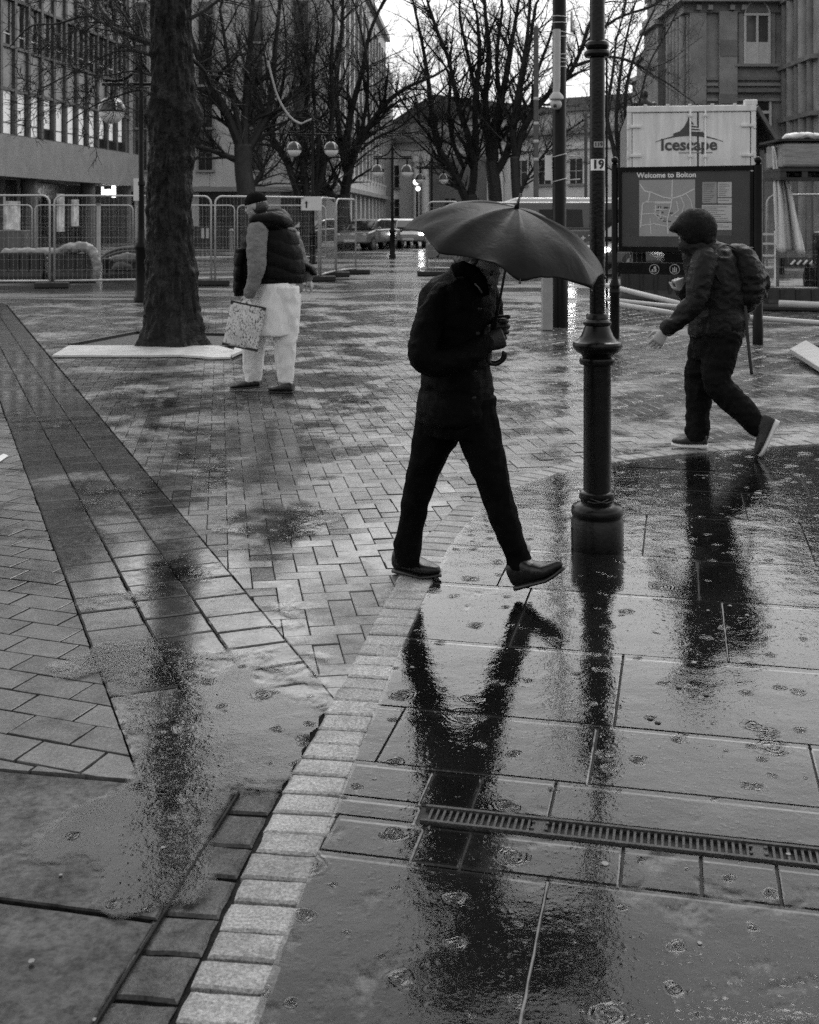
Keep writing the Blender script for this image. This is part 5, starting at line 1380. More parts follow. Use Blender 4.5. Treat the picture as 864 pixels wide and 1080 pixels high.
m = MB(); m.box(P(143.8, 200, 22.35), (.10, .02, .42)); m.build('sign_panel', M_wht, t1)
globe_lamp(330, 40, 128, 19.5, 0, 'black double globe street lamp right of the man in the gilet')
globe_lamp(414, 46, 155, 15.5, 0, 'black double globe street lamp nearest to the parked cars')
globe_lamp(455.5, 57, 168, 12.5, 0, 'small far double globe street lamp just left of the umbrella top')
tl = thing('lit_lamp_post', 'short post with two glowing white globe lights left of the umbrella', 'street lamp', GX(440, 62))
m = MB(); q = GX(440, 62); m.lathe([(.09, 0), (.06, .3), (.05, 3.0)], q, 12); m.build('post', M_post, tl, SM)
for px, py, r in ((438.8, 192, .15), (441, 199, .12)):
    m = MB(); m.ball(P(px, py, 61.9), r, 16, 10); m.build('globe', M_lit, tl, True)

# --- map board
bA, bB = G(648.5, 357), G(799.5, 363); bd = (bB - bA).normalized(); bn_ = V((bd.y, -bd.x, 0))
board = thing('map_board', 'black framed town map board on two posts behind the hooded man, headed Welcome to Bolton', 'map board', (bA + bB) / 2)
def B_(px, py, w=0): return on_plane(px, py, bA, bB) + bn_ * w
def brect(mm, x0, x1, y0, y1, w0, w1):
    a, b_, c, e = B_(x0, y1), B_(x1, y1), B_(x1, y0), B_(x0, y0)
    z0, z1 = (a.z + b_.z) / 2, (c.z + e.z) / 2
    mm.poly_prism([V((q.x, q.y, z)) + bn_ * w0 for q, z in ((a, z0), (b_, z0), (b_, z1), (a, z1))], bn_ * (w1 - w0))
for px, p0, zlow in ((648.7, bA, 1), (799.7, bB, 0)):
    q = V((p0.x, p0.y, 0)); zt = B_(px, 174).z; s = MB()
    if zlow:
        s.lathe([(.062, 0), (.062, B_(px, 310).z), (.075, B_(px, 308).z), (.06, B_(px, 304).z), (.072, B_(px, 301).z), (.055, B_(px, 298).z), (.042, B_(px, 294).z), (.042, zt)], q, 22)
    else: s.lathe([(.066, 0), (.066, .3), (.058, .32), (.056, zt)], q, 22)
    s.build('post', M_post, board, SM)
    s = MB(); s.lathe([(.03, zt), (.045, zt + .012), (.025, zt + .025)], q, 16); s.ball(q + Z * (zt + .062), .046, 16, 10); s.build('finial', M_post, board, SM)
m = MB()
brect(m, 653, 795, 175.5, 180.5, -.04, .04); m.build('frame_rail', M_post, board)
m = MB(); brect(m, 653, 795, 260.5, 266, -.04, .045); m.build('frame_rail', M_post, board)
m = MB(); brect(m, 653, 656, 180.6, 260.4, -.039, .038); m.build('frame_stile', M_post, board)
m = MB(); brect(m, 791.5, 795, 180.6, 260.4, -.039, .038); m.build('frame_stile', M_post, board)
m = MB(); brect(m, 656, 791.5, 180.6, 260.4, -.03, .012); pn = m.build('panel', mat('dark_grey_map_panel', .045, .30, .25, 2), board)
M_map = mat('grey_map_ground', .30, .4, .1, 3); M_road = mat('pale_map_roads', .60, .5, .1)
m = MB(); brect(m, 674.5, 733.5, 189.6, 249.2, .013, .016); mp = m.build('map_sheet', M_map, board)
def bpoly(pts, w, m_, name, par, z=.018):
    mm = MB()
    for k in range(len(pts) - 1):
        a, c = B_(*pts[k], z), B_(*pts[k + 1], z); mm.bar(a, c, .002, w, bn_.cross((c - a).normalized()))
    return mm.build(name, m_, par)
roads = [[(675, 194), (680, 201), (686, 203), (684, 212), (678, 215), (676, 240)], [(686, 202), (690, 204), (700, 208), (709, 209.5), (720, 206), (733, 199)], [(709, 209), (709.5, 190)], [(709, 209), (708, 217), (704, 232), (705, 247)], [(678, 214), (686, 213), (708, 214)], [(675, 226), (690, 225), (704, 229)], [(675, 238), (690, 236), (706, 239), (716, 244)], [(718, 207), (722, 216), (719, 226), (726, 238)], [(724, 204), (729, 212), (731, 222)], [(686, 230), (687, 247)], [(692, 216), (691, 226), (697, 232), (706, 232)], [(712, 228), (722, 230)], [(696, 218), (697, 230)], [(690, 221), (704, 221)], [(714, 212), (716, 222), (708, 228)]]
for k, r_ in enumerate(roads): bpoly(r_, .013 if k < 4 else .008, M_road, 'map_road', mp)
m = MB(); brect(m, 691, 709, 212.3, 214.8, .0165, .0175); m.build('map_label', mat('pale_map_label', .5, .5), mp)
rng = random.Random(3)
for k in range(14):
    x, y = rng.uniform(688, 708), rng.uniform(217, 233); m = MB(); brect(m, x, x + rng.uniform(1, 4), y, y + rng.uniform(1, 2.5), .0165, .0172); m.build('map_block', mat('dark_map_block', .05, .5), mp)
M_sheet = mat('pale_list_sheet', .44, .45, .12, 4); M_ink = mat('grey_list_ink', .09, .5)
for k, (x0, x1, y0, y1, m_) in enumerate(((741, 756.3, 192, 214.5, mat('grey_list_sheet', .27, .45)), (757.2, 772, 192, 208, M_sheet), (757.2, 772, 209, 214.5, M_sheet), (740.5, 772, 216, 233.7, M_sheet), (740.5, 772, 235, 242.5, M_sheet), (740.5, 772, 243.5, 248.5, mat('dark_list_sheet', .07, .45)))):
    m = MB(); brect(m, x0, x1, y0, y1, .013, .016); sh = m.build('list_sheet', m_, board)
    y = y0 + 2; ln = MB()
    while y < y1 - 1.5 and k != 5:
        brect(ln, x0 + 1.2, x0 + 1.2 + (x1 - x0 - 2.4) * rng.uniform(.5, .95), y, y + .55, .0165, .017); y += 2.0
    if ln.v: ln.build('list_lines', M_ink, sh)
c = B_(703, 184.8, .014); text('Welcome to Bolton', .093, c, bd, Z, mat('pale_board_lettering', .8, .5), pn, ext=.002, bold=.0022)
m = MB(); brect(m, 653, 795, 277.5, 290, -.02, .02); lb = m.build('lower_board', M_post, board)
for k, px in enumerate((690.5, 712)):
    c = B_(px, 284, .022); rr = .062
    m = MB(); m.tube([c + bd * (rr * math.cos(a)) + Z * (rr * math.sin(a)) for a in [q * 2 * math.pi / 24 for q in range(25)]], .004, 5, cap=False); m.build('emblem_ring', mat('pale_emblem', .42, .5), lb, True)
    if k == 0:
        m = MB()
        for x, y, r in ((.012, .02, .022), (-.02, -.012, .015), (.018, -.018, .018)): m.ball(c + bd * x + Z * y, r, 12, 6, (1, .15, 1))
        m.tube([c + bd * -.04 + Z * -.03, c + bd * .0 + Z * -.035, c + bd * .03 + Z * .0], .006, 5); m.build('emblem', mat('pale_emblem', .42, .5), lb, True)
    else:
        for x in (-.022, 0, .022):
            m = MB(); m.bar(c + bd * x + Z * -.03, c + bd * x + Z * (.02 if x else .034), .01, .004, bn_); m.build('emblem', mat('pale_emblem', .42, .5), lb)
        m = MB(); m.bar(c + bd * -.03 + Z * -.034, c + bd * .03 + Z * -.034, .004, .006); m.build('emblem_base', mat('pale_emblem', .42, .5), lb)

# --- container on its trailer, with the opened side flap
d = 23.0; xl, xr = (662.5 - CX) * d / F_, (795.5 - CX) * d / F_; S = d / F_
def cz(py): return EYE + (HY - py) * S
ct = thing('container', 'pale grey container with double doors lettered Icescape standing behind the map board', 'container', V(((xl + xr) / 2, d, 0)))
M_ctn = mat('pale_grey_container_paint', .72, .45, .24, 2.2, stretch=(3, 3, .4)); M_ctd = mat('grey_container_trim', .30, .4, .25, 4)
zt, zb = cz(111.5), .95
m = MB(); m.box(((xl + xr) / 2, d + 3.1, (zt + zb) / 2 - .02), (xr - xl - .06, 6.0, zt - zb - .1)); m.build('box_body', M_ctd, ct)
xm = (736 - CX) * S
for k, (a, b_) in enumerate(((xl + .10, xm - .012), (xm + .012, xr - .11))):
    m = MB(); m.box(((a + b_) / 2, d + .02, (zt - .13 + zb + .12) / 2), (b_ - a, .06, zt - zb - .25)); dr_ = bevel(m.build('door', M_ctn, ct), .012)
    for px in ((728,) if k == 0 else (743.5,)):
        x = (px - CX) * S; m = MB(); m.tube([V((x, d - .045, zb + .1)), V((x, d - .045, zt - .08))], .017, 8); m.build('lock_bar', M_ctn, dr_, True)
        for py in (122, 165):
            m = MB(); m.box((x, d - .05, cz(py)), (.085, .05, .07)); bevel(m.build('bar_keeper', M_ctn, dr_), .02)
    for py in (133, 164):
        x = xl + .02 if k == 0 else xr - .03; s = 1 if k == 0 else -1
        m = MB(); m.box((x + s * .12, d - .03, cz(py)), (.27, .04, .055)); m.tube([V((x - s * .0, d - .03, cz(py) - .06)), V((x, d - .03, cz(py) + .06))], .028, 8); bevel(m.build('hinge', M_ctn, dr_), .01)
for x0, x1, z0, z1 in ((xl, xr, zt - .12, zt), (xl, xr, zb, zb + .11)):
    m = MB(); m.box(((x0 + x1) / 2, d + .04, (z0 + z1) / 2), (x1 - x0, .16, z1 - z0)); bevel(m.build('end_rail', M_ctn, ct), .015)
for x in (xl + .045, xr - .05):
    m = MB(); m.box((x, d + .05, (zt + zb) / 2), (.09, .15, zt - zb - .24)); bevel(m.build('corner_post', M_ctn, ct), .012)
m = MB(); m.box((xr - .10, d + .06, zt + .045), (.24, .2, .11)); bevel(m.build('corner_casting', M_ctn, ct), .015)
for k in range(5):
    m = MB(); m.box((xl + .35 + k * .42, d - .01, zt + .018), (.06, .05, .034)); m.build('roof_lug', M_ctn, ct)
m = MB(); m.box((xm, d - .012, (zt + zb) / 2), (.02, .012, zt - zb - .3)); m.build('door_gap', M_dark, ct)
lm = mat('grey_door_lettering', .065, .6, .2, 20)
text('Icescape', .315, V(((726.5 - CX) * S, d - .016, cz(153))), (1, 0, 0), Z, lm, ct, ext=.003, bold=.008)
def cpt(px, py, y=-.018): return V(((px - CX) * S, d + y, cz(py)))
m = MB(); m.poly_prism([cpt(x, y) for x, y in ((710, 143), (711, 140.5), (717, 138.5), (721.5, 134), (724.5, 128.5), (726.3, 124), (728, 126.5), (731, 130), (736, 136), (741, 139.5), (742.5, 141), (742, 143))], V((0, .006, 0))); m.build('tent_emblem', lm, ct)
for k, (x0, y0, x1, y1) in enumerate(((729, 132, 735.5, 132.5), (728, 135, 738.5, 135.8), (727, 138, 740, 138.6))):
    m = MB(); m.bar(cpt(x0, y0, -.022), cpt(x1, y1, -.022), .004, .022, V((0, 0, 1))); m.build('emblem_stripe', M_ctn, ct)
arc = [cpt(692 + k * 3.65, 149.5 - 7.0 * math.sin(math.pi * k / 19) ** .9, -.019) for k in range(20)]
m = MB(); m.tube(arc, [(.004 + .011 * math.sin(math.pi * k / 19), .003) for k in range(20)], 6, side=(0, 0, 1)); m.build('emblem_arc', lm, ct, True)
m = MB(); m.bar(cpt(716, 161, -.017), cpt(751, 161, -.017), .003, .018, Z); m.build('small_strapline', mat('faint_lettering', .25, .6), ct)
# chassis
m = MB(); m.box(((xl + xr) / 2, d + 3.1, .78), (1.0, 6.0, .2)); m.build('chassis', M_post, ct)
for s in (-1, 1):
    for y in (1.0, 2.2):
        m = MB(); c = V(((xl + xr) / 2 + s * .95, d + y, .45)); m.tube([c + V((-.13, 0, 0)), c + V((.13, 0, 0))], .45, 24, side=(0, 0, 1)); m.build('wheel', M_rub, ct, SM)
m = MB(); m.poly_prism([V((xr + .01, d + .05, zt - .06)), V((xr + .46, d + .05, cz(157))), V((xr + .50, d + .05, cz(154))), V((xr + .05, d + .05, zt - .0))], V((0, 5.6, 0))); m.build('side_flap', mat('grey_flap', .10, .5, .3), ct)
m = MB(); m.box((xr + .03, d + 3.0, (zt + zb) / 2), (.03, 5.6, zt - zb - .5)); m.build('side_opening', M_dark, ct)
for px, w_ in ((799, .09), (815, .05)):
    m = MB(); x = (px - CX) * (d + .3) / F_; m.box((x, d + .35, cz(158) / 2), (w_, .09, cz(158))); m.build('flap_prop', M_concd, ct)
ct.rotation_euler = (0, 0, math.radians(-8.5))
# --- statue whose head shows above the container
d = 46; q = GX(680, d); S4 = d / F_
st = thing('statue', 'dark bronze statue whose head shows just above the container roof', 'statue', q)
m = MB(); m.box(q + Z * 1.6, (1.5, 1.5, 3.2)); m.box(q + Z * .2, (2.2, 2.2, .4)); m.box(q + Z * 3.25, (1.7, 1.7, .18)); bevel(m.build('pedestal', M_th, st), .03)
hz = EYE + (HY - 95) * S4
m = MB(); sc = 1.28
head(m, q + V((.02, 0, hz - .17)), (.5, -.85, -.1), Z, sc * 1.12)
m.loft([ellring(q + Z * z, a, b_) for z, a, b_ in ((3.34, .42, .36), (3.8, .36, .32), (4.4, .34, .28), (5.0, .40, .30), (hz - .52, .38, .24), (hz - .42, .22, .17), (hz - .34, .11, .11), (hz - .2, .10, .10))])
for s in (-1, 1): limb(m, [q + V((s * .36, 0, hz - .58)), q + V((s * .46, -.02, hz - 1.1)), q + V((s * .34, -.22, hz - 1.5))], [.13, .11, .09])
link('figure', remeshed(m, 'figure', .025, 1), mat('dark_bronze', .025, .4, .4, 4, metal=.4), st)

# --- site fencing
def fence_panel(A, B, label, group, h=2.0, par='site_fence', z0=.08):
    A, B = V(A), V(B); dv = (B - A).normalized(); L = (B - A).length
    t = thing(par, label, 'fence', (A + B) / 2, group)
    r = .17; a0, b0 = A + dv * .05, B - dv * .05
    loop = [a0 + Z * z0, a0 + Z * (h - r)] + [a0 + dv * (r - r * math.cos(a)) + Z * (h - r + r * math.sin(a)) for a in (.4, .8, 1.2)] + [a0 + dv * r + Z * h, b0 - dv * r + Z * h] + [b0 - dv * (r - r * math.cos(a)) + Z * (h - r + r * math.sin(a)) for a in (1.2, .8, .4)] + [b0 + Z * (h - r), b0 + Z * z0]
    m = MB(); m.tube(loop, .023, 8); m.build('frame', M_galv, t, True)
    for z in (.16,):
        m = MB(); m.tube([a0 + Z * z, b0 + Z * z], .023, 8); m.build('bottom_rail', M_galv, t, True)
    m = MB(); n = int(L / .10)
    for k in range(1, n): p = a0 + (b0 - a0) * (k / n); m.bar(p + Z * .16, p + Z * (h - .01), .0022, .0022)
    for k in range(1, 8): m.bar(a0 + Z * (.16 + k * .24), b0 + Z * (.16 + k * .24), .0028, .0028)
    m.build('wire_mesh', M_galv, t); t_ = t
    return t
def foot(p, ang, label='black rubber block holding up the site fence', w=.75):
    t = MB(); c = V(p); M = Matrix.Rotation(ang, 3, 'Z')
    t.box(c + Z * .065, (w, .24, .13), M=M); o = t.build('rubber_block', M_rub); o['label'] = label; o['category'] = 'rubber block'; o['group'] = 'rubber blocks under the site fences'; bevel(o, .025)
def gx(px, d): return GX(px, d)
fr1 = [(-120, 26.3), (55, 26.6), (225, 27.6), (338, 29.4), (354, 31.6), (376, 33.0)]
labs = ['front fence panel at the left edge, left of the first fence joint', 'wide front fence panel between the first joint and the big tree trunk', 'front fence panel directly behind the man in the gilet', 'short fence panel carrying the white arrow sign', 'last front fence panel in front of the forked tree']
for k in range(5): fence_panel(gx(*fr1[k]), gx(*fr1[k + 1]), labs[k], 'front line of site fencing', 2.06)
fl = ['black rubber fence foot at the joint left of the big trunk', 'black rubber fence foot between the big trunk and the man', 'black rubber fence foot behind the man in the gilet', 'black rubber fence foot under the arrow sign', 'last black rubber fence foot before the open street']
for (px, d_), a, l_ in zip(fr1[1:], (.1, .1, .1, .05, .05), fl): foot(gx(px, d_), a, l_)
bk = [(-72, 40.5), (35.5, 41), (142, 41.5), (249, 42), (345, 42.5)]
labs = ['rear fence panel at the far left in front of the shops', 'rear fence panel in front of the lit shop windows', 'rear fence panel partly hidden by the big tree trunk', 'rear fence panel seen past the walking man in the gilet']
for k in range(4): fence_panel(gx(*bk[k]), gx(*bk[k + 1]), labs[k], 'rear line of site fencing', 1.98)
rt = [(648, 23.6), (806, 22.6), (985, 22.0)]
labs = ['right fence panel standing behind the map board', 'right fence panel in front of the white ladder']
for k in range(2): fence_panel(gx(*rt[k]), gx(*rt[k + 1]), labs[k], 'right line of site fencing', 2.0)
for px, d_, py, l_ in ((456, 35, 0, 'dark fence foot lying left of the umbrella edge'), (478, 33, 0, 'dark fence foot lying just under the umbrella edge')): foot(gx(px, EYE * F_ / ((291 if px < 470 else 297) - HY)), .05, l_, .8)
fence_panel(gx(449, 33.5), gx(486, 33.0), 'narrow fence panel behind the left edge of the umbrella', 'front line of site fencing', 2.0)
# white sign on the fence
c = P(328.5, 214.5, 29.1); sg = thing('fence_sign', 'white sign with a dark arrow hung on the site fence', 'sign', c)
m = MB(); m.box(c, (.50, .015, .34)); m.build('panel', M_wht, sg)
m = MB(); e = c + V((-.12, -.011, -.02)); m.poly_prism([e + V((x, 0, z)) for x, z in ((-.02, -.09), (.02, -.09), (.02, .02), (.045, .02), (0, .09), (-.045, .02), (-.02, .02))], V((0, .003, 0))); m.build('arrow', M_dark, sg)

# --- barriers and heaps behind the front fence on the left
def barrier(A, B, h, label, w=.45):
    A, B = V(A), V(B); dv = (B - A).normalized(); n = V((dv.y, -dv.x, 0)); L = (B - A).length
    t = thing('barrier', label, 'barrier', (A + B) / 2, 'black site barriers')
    m = MB(); sec = [(-w / 2, 0), (w / 2, 0), (w / 2, h * .25), (w * .32, h * .4), (w * .28, h), (-w * .28, h), (-w * .32, h * .4), (-w / 2, h * .25)]
    m.poly_prism([A + n * x + Z * z for x, z in sec], dv * L); bevel(m.build('shell', mat('black_plastic_barrier', .010, .4, .4, 5), t), .03)
    k = .12
    while k < L - .1:
        m = MB(); p = A + dv * k + n * (w * .34); m.bar(p + Z * (h * .3), p + Z * (h * .92), .05, .05); m.build('rib', mat('black_plastic_barrier', .010, .4, .4, 5), t); k += .25
barrier(gx(-60, 29), gx(48, 29), .72, 'long black barrier behind the fence at the far left'); barrier(gx(51, 29), gx(101, 29.2), .70, 'black barrier with sheeting over its end, left of the trunk')
barrier(gx(108, 30), gx(146, 30.2), .55, 'low black barrier beside the street lamp on the left')
M_tarp = mat('grey_plastic_sheet', .22, .4, .3, 6)
def heap(name, label, cat, pts, rad, m_, fold=.03):
    mb = MB(); limb(mb, pts, rad, 1, 14, 5)
    me = remeshed(mb, name, .03, 1, folds(fold, 3.5)); o = link(name, me, m_); return tag(o, label, cat)
heap('timber_bundle', 'pale wrapped bundle lying along the top of the far left barrier', 'bundle', [P(6, 266.5, 29), P(30, 266, 29), P(56, 266, 29)], [(.09, .10)] * 3, mat('pale_wrap', .30, .6, .3, 5))
heap('plastic_sheet', 'crumpled grey sheet draped over the end of the black barrier', 'sheet', [P(60, 266, 29), P(75, 262, 29), P(90, 261, 29), P(99, 268, 29), P(102, 282, 29), P(101, 293, 29)], [.06, .12, .11, .10, .09, .06], M_tarp, .05)
for k, (y0, y1) in enumerate(((268, 261), (271, 264.5))):
    m = MB(); m.tube(smooth_pts([P(104, 277 + k, 30.2), P(112, y0, 30.2), P(128, y1 + 1, 30.1), P(147, y1, 30.0)], 6), .045, 10)
    tag(m.build('pipe', mat('grey_plastic_pipe', .09, .35, .3), None, True), ('upper' if k == 0 else 'lower') + ' curved grey pipe lying over the heap by the left street lamp', 'pipe', 'curved pipes')
heap('sandbag', 'grey sandbag slumped on the low black barrier by the left lamp', 'sandbag', [P(120, 274, 29.6), P(132, 272, 29.6), P(146, 272, 29.6)], [.08, .13, .10], mat('wet_grey_sacking', .12, .7, .3, 9))
heap('sandbag', 'dark rolled sack below the sandbag beside the left lamp', 'sandbag', [P(121, 283, 29.5), P(127, 280, 29.5), P(136, 281, 29.5)], [.08, .10, .07], mat('dark_sacking', .07, .7, .3, 9))
tp = thing('marker_post', 'thin pale post standing among the heaps behind the left fence', 'post', gx(104, 33)); q = gx(104, 33)
m = MB(); m.box(q + Z * .95, (.09, .09, 1.9)); m.build('shaft', mat('pale_post', .38, .6), tp); m = MB(); m.box(q + Z * 1.93, (.12, .12, .06)); m.build('cap', M_concd, tp)
kb = thing('site_cabinet', 'grey metal cabinet behind the far left fence', 'cabinet', gx(13, 34)); q = gx(13, 34)
m = MB(); m.box(q + Z * .6, (.85, .6, 1.2)); bevel(m.build('body', mat('grey_cabinet', .085, .45, .3, 4), kb), .02)
m = MB(); m.box(q + V((.16, -.31, .62)), (.42, .02, 1.0)); m.build('door', mat('grey_cabinet_door', .10, .45, .3, 4), kb)
# bollards and benches in the distance between trunk and man
for px, l_ in ((244, 'small pale bollard beyond the fence left of the walking man'),):
    q = gx(px, 58); m = MB(); m.lathe([(.10, 0), (.10, .85), (.13, .9), (.06, 1.0)], q, 12); tag(m.build('bollard', mat('pale_bollard_stone', .30, .6), None, SM), l_, 'bollard')
wl = thing('low_wall', 'low dark planter wall with pale notices beyond the fence left of the man', 'wall', gx(226, 60)); q = gx(226, 60)
m = MB(); m.box(q + Z * .55, (4.6, .5, 1.1)); m.build('wall', mat('dark_planter', .03, .5, .3), wl)
for px in (214, 219): m = MB(); m.box(P(px, 246, 59.7), (.14, .03, .5)); m.build('notice', M_wht, wl)

# --- vehicles
M_tyre = mat('black_tyre', .012, .6); M_rim = mat('dull_alloy', .25, .35, .2, metal=.7); M_tail = mat('lamp_lens', .35, .15); M_head = mat('lit_headlamp', .95, .3, emit=16.0)
def car(loc, rz, label, m_body, prof=None, L=4.2, W=1.75, lit=False, van=False, nm='parked_car', cat='car'):
    """car built along +x (nose at +x)"""
    t = thing(nm, label, cat, (0, 0, 0))
    if not van:
        body = [(-2.1, .35), (-2.12, .75), (-2.05, .95), (-1.2, 1.0), (.75, .98), (1.75, .82), (2.08, .65), (2.1, .32)]
        cab = [(-1.95, .96), (-1.55, 1.36), (-1.1, 1.46), (.0, 1.46), (.35, 1.38), (1.05, .97)]
    else:
        body = [(-2.5, .4), (-2.55, 1.15), (-2.5, 1.2), (1.7, 1.2), (2.35, 1.0), (2.6, .75), (2.62, .35)]
        cab = [(-2.52, 1.19), (-2.48, 1.9), (-2.35, 2.02), (1.0, 2.02), (1.25, 1.9), (1.85, 1.19)]
    sc = L / (5.2 if van else 4.2)
    m = MB(); m.poly_prism([V((x * sc, -W / 2, z)) for x, z in body], V((0, W, 0))); bevel(m.build('body', m_body, t), .09, 3)
    m = MB(); w2 = W * (.88 if van else .82); m.poly_prism([V((x * sc, -w2 / 2, z)) for x, z in cab], V((0, w2, 0))); bevel(m.build('cabin', m_body, t), .06, 2)
    g0, g1 = (1.28, 1.80) if van else (1.02, 1.36)
    if van: wins = [(-2.3, -1.35), (-1.2, -.1), (.05, 1.0)]
    else: wins = [(-1.5, -.45), (-.38, .55)]
    for s in (-1, 1):
        for a, b_ in wins:
            m = MB(); m.poly_prism([V((x * sc, s * (w2 / 2 - .02), z)) for x, z in ((a, g0), (b_, g0), (b_ - (.25 if b_ > .4 else .03), g1), (a + (.18 if a < -1.3 else .03), g1))], V((0, s * .028, 0))); m.build('side_window', M_glass, t)
    fx = [(1.80, 1.24), (1.30, 1.86)] if van else [(.98, 1.02), (.42, 1.36)]
    m = MB(); m.poly_prism([V((fx[0][0] * sc + .03, -w2 * .43, fx[0][1])), V((fx[0][0] * sc + .03, w2 * .43, fx[0][1])), V((fx[1][0] * sc + .03, w2 * .40, fx[1][1])), V((fx[1][0] * sc + .03, -w2 * .40, fx[1][1]))], V((.02, 0, .02))); m.build('windscreen', M_glass, t)
    rx = [(-2.545, 1.3), (-2.51, 1.8)] if van else [(-1.90, 1.03), (-1.60, 1.34)]
    m = MB(); m.poly_prism([V((rx[0][0] * sc - .03, -w2 * .40, rx[0][1])), V((rx[0][0] * sc - .03, w2 * .40, rx[0][1])), V((rx[1][0] * sc - .03, w2 * .37, rx[1][1])), V((rx[1][0] * sc - .03, -w2 * .37, rx[1][1]))], V((-.02, 0, .01))); m.build('rear_window', M_glass, t)
    ex, er = (2.5, -2.53) if van else (1.98, -2.09)
    for s in (-1, 1):
        m = MB(); m.ball(V((ex * sc, s * W * .38, .70)), .12, 12, 8, (.8, 1.2, .75)); m.build('headlamp', M_head if lit else M_tail, t, True)
        m = MB(); m.box((er * sc, s * W * .42, .85), (.06, .18, .24)); bevel(m.build('tail_lamp', M_tail, t), .02)
        for x in ((-1.7, 1.55) if van else (-1.3, 1.3)):
            m = MB(); c = V((x * sc, s * (W / 2 - .10), .32)); m.tube([c + V((0, -.11, 0)), c + V((0, .11, 0))], .32, 24, side=(0, 0, 1)); wh = m.build('wheel', M_tyre, t, SM)
            m = MB(); m.tube([c + V((0, -.12, 0)), c + V((0, .12, 0))], .19, 16, side=(0, 0, 1)); m.build('rim', M_rim, wh, SM)
        m = MB(); m.box(((.75 if not van else 1.35) * sc, s * (W / 2 + .06), 1.02 if not van else 1.3), (.1, .16, .12)); bevel(m.build('door_mirror', m_body, t), .03)
    m = MB(); m.box(((2.11 if not van else 2.63) * sc, 0, .45), (.03, .55, .12)); m.build('number_plate', M_wht, t)
    t.location = loc; t.rotation_euler = (0, 0, rz); return t
M_silver = mat('silver_car_paint', .16, .22, .1, 1, metal=.3, coat=.6); M_cwhite = mat('white_car_paint', .62, .25, .1, coat=.6); M_cdark = mat('dark_car_paint', .035, .2, .2, coat=.6)
car(gx(388, 58), math.radians(248), 'silver car parked behind the forked tree', M_silver)
car(gx(333, 61), math.radians(240), 'pale car half hidden by the fence and the twin trunks', M_silver)
car(gx(398, 61), math.radians(250), 'dark car parked beside the silver car', M_cdark)
car(gx(420, 66), math.radians(262), 'white car coming down the street with its headlamps lit', M_cwhite, lit=True)
car(gx(432, 62), math.radians(268), 'silver car with lit headlamps just left of the umbrella', M_silver, lit=True)
car(gx(676, 33), math.radians(215), 'dark car seen through the gap under the map panel', M_cdark, lit=True)
M_van = mat('grey_van_paint', .13, .3, .12, 1, coat=.4)
vn = car(gx(560, 36), math.radians(180), 'grey van with white lettering standing behind the umbrella and poles', M_van, L=6.3, W=1.95, van=True, nm='parked_van', cat='van')
M_let = mat('white_van_lettering', .7, .5)
q = gx(560, 36)
for txt, px, py, s in (('S + TI', 617, 251.5, .26), ('do', 622, 264, .40), ('c', 644, 265, .42)):
    c = P(px, py, 36 - .99); text(txt, s, V((c.x, 36 - .985, c.z)) - q * 1.0, (1, 0, 0), Z, M_let, None, ext=.004, bold=.006)
    lt = bpy.data.objects[[o.name for o in COL.objects][-1]]
    lt.data.transform(Matrix.Rotation(math.radians(-180), 4, 'Z')); lt.parent = vn
car(gx(590, 41), math.radians(180), 'white van behind the grey van, only its roof showing', M_cwhite, L=8.0, W=2.0, van=True, nm='parked_van', cat='van').scale = (1, 1, 1.10)

# --- right edge: ladder, curtain, raised pallet, barriers, poles
lx = thing('ladder', 'white metal ladder propped upright right of the map board', 'ladder', gx(809, 21.5))
for px in (801, 817.5):
    m = MB(); m.bar(P(px, 311, 21.3), P(px, 244, 21.7), .035, .06); m.build('stile', M_wht, lx)
for k, y in enumerate((247, 257, 269.5, 282, 295, 307)):
    m = MB(); m.bar(P(801.5, y, 21.5), P(817, y, 21.5), .05, .035); m.build('rung', M_wht, lx)
# white tarpaulin hanging from the flap
nx_, ny_ = 30, 24; mb = MB(); vs_ = []
for j in range(ny_ + 1):
    t = j / ny_; x0 = 814 + 5 * t + 0 * t; x1 = 820 + 29 * t ** .8; y = 154 + 110 * t
    for i in range(nx_ + 1):
        s = i / nx_; px = x0 + (x1 - x0) * s
        dd = 20.6 + .10 * math.sin(s * 11 + 2 * t) * (.3 + t) + .05 * math.sin(s * 25 + 5 * t)
        vs_.append(P(px, y + 3 * s * t + (2 * math.sin(s * 9) if j == ny_ else 0), dd))
fs_ = [(j * (nx_ + 1) + i, j * (nx_ + 1) + i + 1, (j + 1) * (nx_ + 1) + i + 1, (j + 1) * (nx_ + 1) + i) for j in range(ny_) for i in range(nx_)]
mb.add(vs_, fs_); o = mb.build('tarpaulin', mat('white_tarpaulin', .58, .4, .12, 4), None, True); tag(o, 'white tarpaulin hanging in folds below the container flap', 'tarpaulin'); k = o.modifiers.new('t', 'SOLIDIFY'); k.thickness = .012
